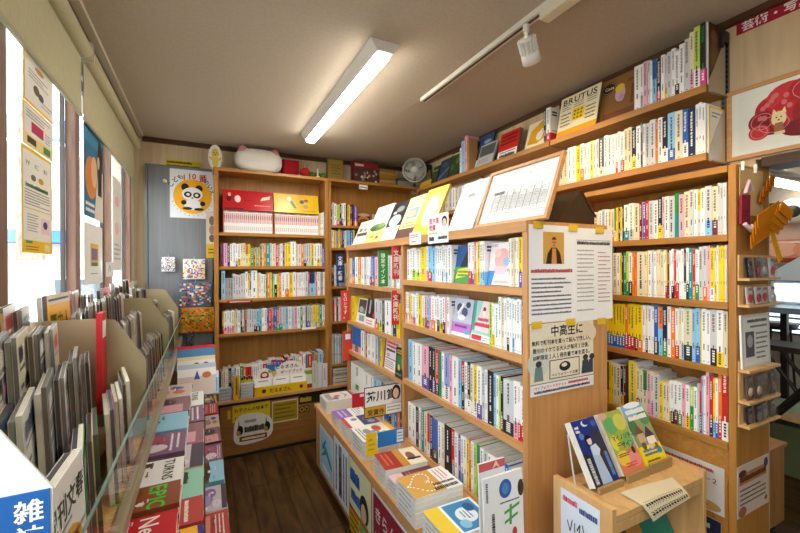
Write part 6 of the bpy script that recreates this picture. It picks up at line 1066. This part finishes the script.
# bent covers face out in the corner bookcase, boxes lying at its foot
faceout('picture_book', 'brown cover with pale arch standing in the corner bookcase', at(357.5, 212, Y=3.43)*1, XP, YP, 8, .13, .13, .006, '6a3a1c', [('e', .5, .5, .42, .3, 'c8863a', 2), ('e', .5, .42, .34, .2, '7a4a20', 3), ('e', .5, .9, .5, .12, 'c9b494', 2)], 'covers in the corner bookcase') .location.z += 1.8805-at(357.5, 212, Y=3.43).z
faceout('picture_book', 'pale green landscape cover standing in the corner bookcase', V((at(373, 215, Y=3.42).x, 3.42, 1.8805)), XP, YP, 10, .21, .13, .006, '9fa68a', [('r', 0, .7, 1, 1, 'b9c0b8', 2), ('e', .4, .4, .35, .2, '7f9a5a', 3), ('e', .7, .3, .3, .15, 'c9b46a', 3)], 'covers in the corner bookcase')
for k in range(4): mb = MB('gloss'); mb.box(1.02, 3.36, .461+.035*k, 1.20, 3.52, .4945+.035*k, ['c9bfae', 'd8d0c0', 'b4a894', 'd0c6b4'][k]); P = Panel(mb, (1.02, 3.36, .461+.035*k), XP, ZP, .18, .033, .0004); P.lines(.1, .3, .8, .7, 1, '6a5a4a', 1, .6); tag(mb.build('flat_book'), 'pale flat book lying at the foot of the corner bookcase, %s' % ['bottom', 'second from bottom', 'second from top', 'top of pile'][k], 'book', 'flat books in the corner bookcase')
# ---------------------------------------------------------------- small display stand in the aisle
ST = thing('display_stand', 'small pine display stand with three books in front of the wall bookcase', 'stand', (1.35, .83, 0)); z = .752
part(ST, 'side_panel', [(1.095, .762, 0, 1.115, .985, .778)], 'pine'); part(ST, 'side_panel', [(1.60, .762, 0, 1.62, .985, .775)], 'pine')
part(ST, 'shelf_board', [(1.1152, .765, z-.02, 1.5995, .985, z)], 'pine'); part(ST, 'shelf_board', [(1.1152, .765, .48, 1.5995, .985, .50)], 'pine'); part(ST, 'back_panel', [(1.1152, .975, 0, 1.5995, .985, z-.0205)], 'pine')
part(ST, 'front_rail', [(1.1152, .765, z-.055, 1.5995, .775, z-.0205)], 'pine')
D1 = [('r', 0, 0, 1, 1, '22347c', 1), ('p', [(0, .0), (.35, .0), (.3, .45), (0, .5)], '2b2a30', 2), ('p', [(.55, .2), (1, .1), (1, .7), (.72, .85), (.6, .75)], '3a3848', 2), ('e', .5, .93, .14, .05, 'e6eaf2', 3), ('e', .56, .945, .13, .045, '22347c', 4), ('e', .2, .75, .1, .05, '5f7ac0', 2), ('e', .85, .9, .1, .05, '4a5fae', 2),
      ('p', [(.36, .56), (.6, .56), (.72, .02), (.3, .02)], 'a9b9d0', 4), ('p', [(.38, .58), (.62, .6), (.72, .5), (.6, .42), (.38, .45)], 'c3cfe0', 5), ('e', .42, .66, .10, .06, 'e6c4b0', 5), ('e', .40, .69, .13, .065, '1d1a22', 6, 18, 10, 190), ('p', [(.27, .70), (.33, .70), (.34, .6), (.28, .58)], '1d1a22', 6),
      ('L', .04, .04, .22, .42, 1, 'c3c7cf', 5, .7), ('L', .78, .1, .95, .45, 1, '6a8ad0', 5, .7), ('l', .04, .8, .2, .92, 2, 'e6eaf2', 5, .7)]
D2 = [('r', 0, 0, 1, 1, '9fae4a', 1), ('p', [(0, 0), (1, 0), (1, .4), (0, .3)], 'd87a5a', 1.2), ('e', .3, .25, .3, .12, 'e6c04a', 2), ('e', .75, .2, .25, .12, 'e88a8a', 2), ('e', .3, .78, .28, .14, '5fa86a', 2), ('e', .75, .8, .28, .14, 'c9c85a', 2), ('e', .2, .5, .2, .12, 'd8cf4a', 2), ('e', .8, .5, .22, .12, '7fb46a', 2), ('e', .1, .95, .2, .06, 'd0a08a', 2),
      ('t', 'マイノリティ', .10, .53, .10, '1e2a1e', 5), ('t', 'デザイン', .20, .40, .115, '1e2a1e', 5), ('e', .82, .33, .08, .06, '3a3a2a', 5), ('l', .1, .27, .6, .33, 2, '2a3a2a', 5, .5), ('l', .25, .1, .75, .18, 2, 'c8503a', 5, .6)]
D3 = [('r', 0, .8, 1, 1, '7ab4d8', 1), ('r', 0, 0, 1, .8, '8f9a6a', 1), ('e', .5, .98, .4, .05, 'e6eef2', 2), ('e', .8, .75, .25, .14, '4f8a5a', 2), ('e', .15, .62, .2, .15, '3f7a4a', 2), ('l', .08, .72, .95, .93, 2, 'f4f4ee', 4, .8), ('p', [(.1, .5), (.3, .66), (.5, .5)], '7a4a38', 4), ('r', .14, .36, .46, .5, 'c9a98a', 3), ('p', [(.45, .42), (.68, .6), (.92, .42)], '4a3a3a', 4), ('r', .5, .28, .88, .42, 'efe6d8', 3), ('e', .55, .27, .08, .05, 'd8d0c4', 5), ('e', .8, .26, .07, .05, '8a5a4a', 5), ('e', .25, .3, .1, .06, '6a5a40', 5)]
g = 'books on the small display stand'
B3 = (.30, 'f0d020', [('r', 0, 0, 1, 1, 'f0d020', 1), ('l', .1, .45, .8, .85, 2, '2a6aa0', 2, .7), ('e', .84, .62, .1, .2, '2a8ab4', 2), ('l', .1, .12, .7, .3, 1, '5a5a2a', 2, .6)])
faceout('hardcover_book', 'dark blue book with a girl in a pale dress on the small display stand', V((1.171, .872, z)), XP, YP, 29, .124, .214, .03, '22347c', D1, g, spine='22347c')
faceout('hardcover_book', 'green and orange painted book with Japanese title on the display stand', V((1.322, .872, z+.006)), XP, YP, 29, .120, .212, .026, '9fae4a', D2, g, spine='e07a20')
faceout('hardcover_book', 'countryside picture book with yellow paper band on the display stand', V((1.452, .872, z+.014)), XP, YP, 29, .126, .214, .02, '8f9a6a', D3, g, band=B3)
for k, (x0, x1, zz) in enumerate(((1.171, 1.296, z), (1.322, 1.444, z), (1.452, 1.582, z))):
    mb = MB('card'); e = [0, .006, .014][k]; mb.box(x0, .858, zz+.0005, x1, .868, zz+.022+e, 'a88a5a'); mb.box(x0, .8682, zz+.0005, x1, .93, zz+max(.0006, e-.001), 'a88a5a')
    tag(mb.build('book_rest'), 'cardboard rest under the %s book on the display stand' % ['dark blue', 'green and orange', 'countryside'][k], 'stand', 'cardboard feet on the display stand')
mb = MB('plastic'); mb.obox((1.14, .93, z+.0005), (.004, 0, 0), (0, .03, .17), (0, .004, -.001), 'c9cccc'); tag(mb.build('clear_support'), 'thin clear strut behind the dark blue book', 'support')
def curl():
    A, B, E0, E1, C_, D_ = at(620, 494, z=.7535), at(672, 478, z=.7535), V((1.235, .758, .7555)), V((1.46, .758, .7555)), V((1.475, .742, .725)), V((1.27, .745, .70)); mb = MB('paper'); n = 10
    A.z = B.z = .756
    def pt(u, v): return (A.lerp(B, u).lerp(E0.lerp(E1, u), v*2) if v < .5 else E0.lerp(E1, u).lerp(D_.lerp(C_, u), v*2-1))+ZP*(.002*math.sin(u*5)+.002)-YP*(.004*math.sin(max(0, v-.5)*6.28))
    for i in range(n):
        for j in range(n): mb.face([pt(i/n, j/n), pt(i/n, (j+1)/n), pt((i+1)/n, (j+1)/n), pt((i+1)/n, j/n)], 'dccfae', None, True)
    rn = random.Random(4)
    for v0, v1 in ((.46, .66), (.74, .94)):
        u = .06
        while u < .92:
            w = rn.uniform(.035, .06)
            for a, b, c, d in ((u, v0, u+w*.35, v1), (u, v0+.07, u+w, v0+.13), (u+w*.45, v0+.02, u+w*.9, v1-.03)): mb.face([pt(a, b)+ZP*.001, pt(a, d)+ZP*.001, pt(c, d)+ZP*.001, pt(c, b)+ZP*.001], '2c2620')
            u += w+.015
    tag(mb.build('paper_note'), 'cream paper note with dark handwriting draped over the stand front', 'note')
curl()
A, B = at(561, 487, X=1.0945), at(600, 510, X=1.0945)
def vnote(P):
    P.lines(.06, .84, .45, .94, 1, 'c8303c', 2, .8); P.lines(.5, .8, .95, .9, 1, '23407a', 2, .8)
    for a, b in (((.18, .62), (.26, .5)), ((.26, .5), (.32, .66)), ((.38, .64), (.38, .52)), ((.44, .56), (.52, .66)), ((.52, .66), (.5, .5)), ((.58, .68), (.66, .48)), ((.6, .58), (.8, .62)), ((.66, .48), (.9, .52))):
        (x0, y0), (x1, y1) = a, b; dx, dy = (x1-x0), (y1-y0); L = math.hypot(dx, dy); P.poly([(x0-dy/L*.012, y0+dx/L*.012), (x0+dy/L*.012, y0-dx/L*.012), (x1+dy/L*.012, y1-dx/L*.012), (x1-dy/L*.012, y1+dx/L*.012)], '2a2a30', 2)
    P.lines(.08, .08, .7, .4, 4, '5a7ab0', 2, .4); P.rect(.6, .05, .9, .28, '3a7ac8', 2)
sheet('notice', 'white notice with signature and red heading on the display stand side', 'notice', (1.0935, A.y, .50), FX, ZP, A.y-B.y, .255, 'd6dde8', vnote)
faceout('picture_book', 'teal green book on the lower shelf of the display stand', V((1.40, .83, .5003)), XP, YP, 30, .16, .2, .012, '1f7a68', [('e', .8, .5, .12, .1, '17302c', 2), ('r', .1, .8, .6, .88, '4fa890', 2)], g)
faceout('picture_book', 'brown book with dark lettering on the lower shelf of the display stand', V((1.20, .83, .5003)), XP, YP, 30, .2, .2, .012, 'b9823a', [('l', .2, .75, .9, .88, 1, '3a2a1a', 3, .8), ('e', .5, .4, .12, .1, '5a3a20', 2)], g)
# ---------------------------------------------------------------- the room beyond, seen past the bookcase end
t = thing('rolling_cabinet', 'low wooden cabinet on casters just past the bookcase end', 'cabinet', (2.65, 1.22, 0)); part(t, 'body', [(2.35, 1.0, .06, 2.945, 1.45, .485)], 'woodZ', bevel=.004); part(t, 'top', [(2.34, .99, .4855, 2.955, 1.46, .505)], 'woodX')
for x, y in ((2.41, 1.05), (2.89, 1.05), (2.41, 1.4), (2.89, 1.4)): mb = MB('plastic'); mb.lathe((x-.012, y, .03), XP, [(0, .005), (0, .0298), (.024, .0298), (.024, .005)], '1c1c1e', 16); mb.box(x-.014, y-.014, .045, x+.014, y+.014, .0598, '8a8a8a'); mb.build('caster', t)
mb = MB('striplight'); mb.box(3.1, 1.25, 2.165, 4.5, 1.33, 2.185); L_ = mb
t = thing('ceiling_strip', 'bright strip light on the ceiling of the room beyond', 'light', (3.8, 1.36, 2.15)); mb = MB('enamel'); mb.box(2.6, 1.34, 2.165, 4.55, 1.47, 2.199, 'e6e6e2'); mb.build('housing', t); mb = MB('striplight'); mb.box(2.62, 1.37, 2.14, 4.53, 1.44, 2.1645); mb.build('diffuser', t)
mb = MB('darkwood'); mb.box(4.52, -1.9, 1.95, 4.6, 3.5, 2.06, 'w'); struct(mb.build('trim_12'))
mb = MB('cloth'); mb.box(4.53, .6, 1.73, 4.575, 2.4, 1.945, 'd8b4a4'); tag(mb.build('pelmet'), 'pale pink fabric pelmet on the far wall of the room beyond', 'curtain')
c = at(793, 211, X=4.45); mb = MB('enamel'); mb.lathe(c, V((-1, -.2, -.2)), [(-.05, .03), (-.02, .10), (0, .105), (.02, .09), (.03, .05)], 'e6e2da', 22); t = tag(mb.build('wall_speaker'), 'round white wall speaker with dark centre in the room beyond', 'speaker'); mb = MB('plastic'); mb.lathe(c, V((-1, -.2, -.2)), [(.031, .052), (.04, .04), (.045, .001)], '2a2622', 16); mb.build('cone', t)
A, B = at(766, 242, X=4.5), at(830, 266, X=4.5)
sheet('poster', 'large poster of peach coloured fruit on the far wall', 'poster', (4.52, A.y, 1.53), FX, ZP, .95, .20, 'd8866a', [('e', .1, .6, .12, .35, 'f0b49a', 2), ('e', .32, .55, .14, .4, 'e89a7c', 2), ('e', .55, .6, .14, .38, 'f2c0a8', 2), ('r', 0, 0, 1, .2, '8a3a2a', 3), ('p', [(.05, .9), (.4, .95), (.3, .8)], 'f6e6dc', 3), ('e', .75, .5, .14, .35, 'd8745a', 2)], th=.004)
A, B = at(752, 272, X=4.5), at(830, 290, X=4.5)
sheet('poster', 'grey patterned hanging cloth below the peach poster', 'poster', (4.515, A.y+.02, 1.30), FX, ZP, .9, .225, '8a8078', [('e', .1, .5, .08, .2, 'b9aaa4', 2), ('e', .2, .6, .08, .2, '6a5a54', 2), ('e', .3, .4, .1, .25, 'c0b4b0', 2), ('e', .45, .6, .1, .25, '5a504a', 2), ('p', [(.0, .1), (.4, .3), (.4, .2), (.05, 0)], 'd8d0cc', 3), ('e', .6, .4, .1, .3, 'b0a49e', 2)], th=.004)
def hut():
    X = 3.9; A, B = at(771, 303, X=X), at(769, 281, X=X); t = thing('white_booth', 'white gabled cardboard booth glowing on the table of the room beyond', 'booth', (X, A.y-.3, A.z)); y0 = A.y; y1 = y0-.75
    mb = MB('enamel'); mb.box(X, y1, A.z, X+.35, y0, B.z, 'dfe8ee'); mb.build('body', t); mb = MB('enamel'); mb.prism([(X-.03, y0+.07, B.z+.008), (X-.03, y1-.07, B.z+.008), (X-.03, (y0+y1)/2, B.z+.33)], (.42, 0, 0), 'cfdbe4'); mb.build('roof', t)
    mb = MB('pale_glow'); mb.box(X-.004, y1+.03, A.z+.02, X-.0005, y0-.02, B.z-.015); mb.build('glow_front', t); return A.z, y0  # brightness put into the cardboard front, which is no lamp
zt, y0 = hut()
t = thing('side_table', 'dark table with pale blue top in the room beyond', 'table', (3.95, .7, 0)); zt -= .001; mb = MB('enamel'); mb.box(3.55, -.4, zt-.04, 4.18, y0+.05, zt, '7f96a8'); mb.build('top', t)
for x in (3.6, 4.13):
    for y in (-.3, y0): mb = MB('plastic'); mb.box(x-.02, y-.02, 0, x+.02, y+.02, zt-.0405, '1c1c20'); mb.build('leg', t)
c = at(777, 315, X=4.38); cx, cy, sz = 4.38, c.y, 1.02; t = thing('bar_stool', 'black bar stool with low rounded back at the table beyond', 'stool', (cx, cy, 0)); mb = MB('plastic'); mb.lathe((cx, cy, sz-.06), ZP, [(0, .04), (.01, .125), (.05, .135), (.06, .12), (.062, .001)], '241f1e', 22); mb.build('seat', t)
mb = MB('plastic'); pts = [(cx+.13*math.cos(a), cy+.13*math.sin(a)) for a in [math.radians(d) for d in range(-60, 121, 15)]]
for (xa, ya), (xb, yb) in zip(pts, pts[1:]): mb.obox((xa, ya, sz+.12), (xb-xa, yb-ya, 0), (0, 0, .085), V((-(yb-ya), xb-xa, 0)).normalized()*.012, '241f1e')
mb.build('backrest', t)
for a in (0, 60): mb = MB('plastic'); mb.tube([(cx+.122*math.cos(math.radians(a)), cy+.122*math.sin(math.radians(a)), sz), (cx+.124*math.cos(math.radians(a)), cy+.124*math.sin(math.radians(a)), sz+.13)], .008, '1c1a1a', 8); mb.build('back_post', t)
for a in (45, 135, 225, 315): mb = MB('plastic'); mb.tube([(cx+.09*math.cos(math.radians(a)), cy+.09*math.sin(math.radians(a)), sz-.055), (cx+.15*math.cos(math.radians(a)), cy+.15*math.sin(math.radians(a)), 0)], .009, '1c1a1a', 8); mb.build('leg', t)
mb = MB('card'); A = at(766, 308, X=3.62); mb.box(3.62, A.y-.03, zt+.001, 3.70, A.y+.06, zt+.075, 'd8d0bc'); tag(mb.build('small_box', bevel=.003), 'small cream box on the edge of the table beyond', 'box')
# blind on the far wall and a stool with crossed legs, a bench with papers and a green crate
t = thing('venetian_blind', 'white slatted blind low on the far wall of the room beyond', 'blind', (4.56, 1.3, .9))
mb = MB('pale_glow')  # slats glow by themselves, standing in for daylight behind the blind
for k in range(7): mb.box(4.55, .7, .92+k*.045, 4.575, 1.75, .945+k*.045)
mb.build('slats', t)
mb = MB('plastic'); mb.box(4.576, .68, .9, 4.595, 1.77, 1.26, '2a2c30'); mb.build('backing', t)
A = at(784, 355, X=3.25); t = thing('folding_stool', 'black folding stool with crossed legs in the room beyond', 'stool', (3.25, A.y, 0)); y = A.y; zt2 = at(775, 348, X=3.25).z
mb = MB('plastic'); mb.box(3.13, y-.28, zt2, 3.37, y+.10, zt2+.035, '2a2422'); mb.build('seat', t, bevel=.008)
for x in (3.15, 3.35):
    mb = MB('plastic'); mb.tube([(x, y-.26, zt2-.0005), (x, y+.12, .45)], .012, '141416', 8); mb.build('leg', t); mb = MB('plastic'); mb.tube([(x+.025, y+.08, zt2-.0005), (x+.025, y-.3, .45)], .012, '141416', 8); mb.build('leg', t)
A = at(775, 385, X=3.1); t = thing('low_bench', 'low wooden bench with papers beyond the bookcase end', 'bench', (4.0, .9, 0)); zb_ = .45; part(t, 'top', [(3.64, -.2, .42, 4.09, 1.50, .449)], 'pine')
for x in (3.66, 4.02):
    for y in (-.1, 1.40): part(t, 'leg', [(x, y, 0, x+.05, y+.05, .4195)], 'pine')
A = V((3.85, 1.42, 0))
mb = MB('paper'); mb.box(A.x-.05, A.y-.3, .4495, A.x+.25, A.y+.02, .453, 'b9c8a8'); tag(mb.build('paper_sheets'), 'pale green sheets of paper lying on the low bench', 'paper')
mb = MB('plastic'); mb.box(3.72, .7, 0, 4.0, 1.36, .36, '6a7450'); t = tag(mb.build('crate', bevel=.01), 'olive green crate under the low bench', 'crate')
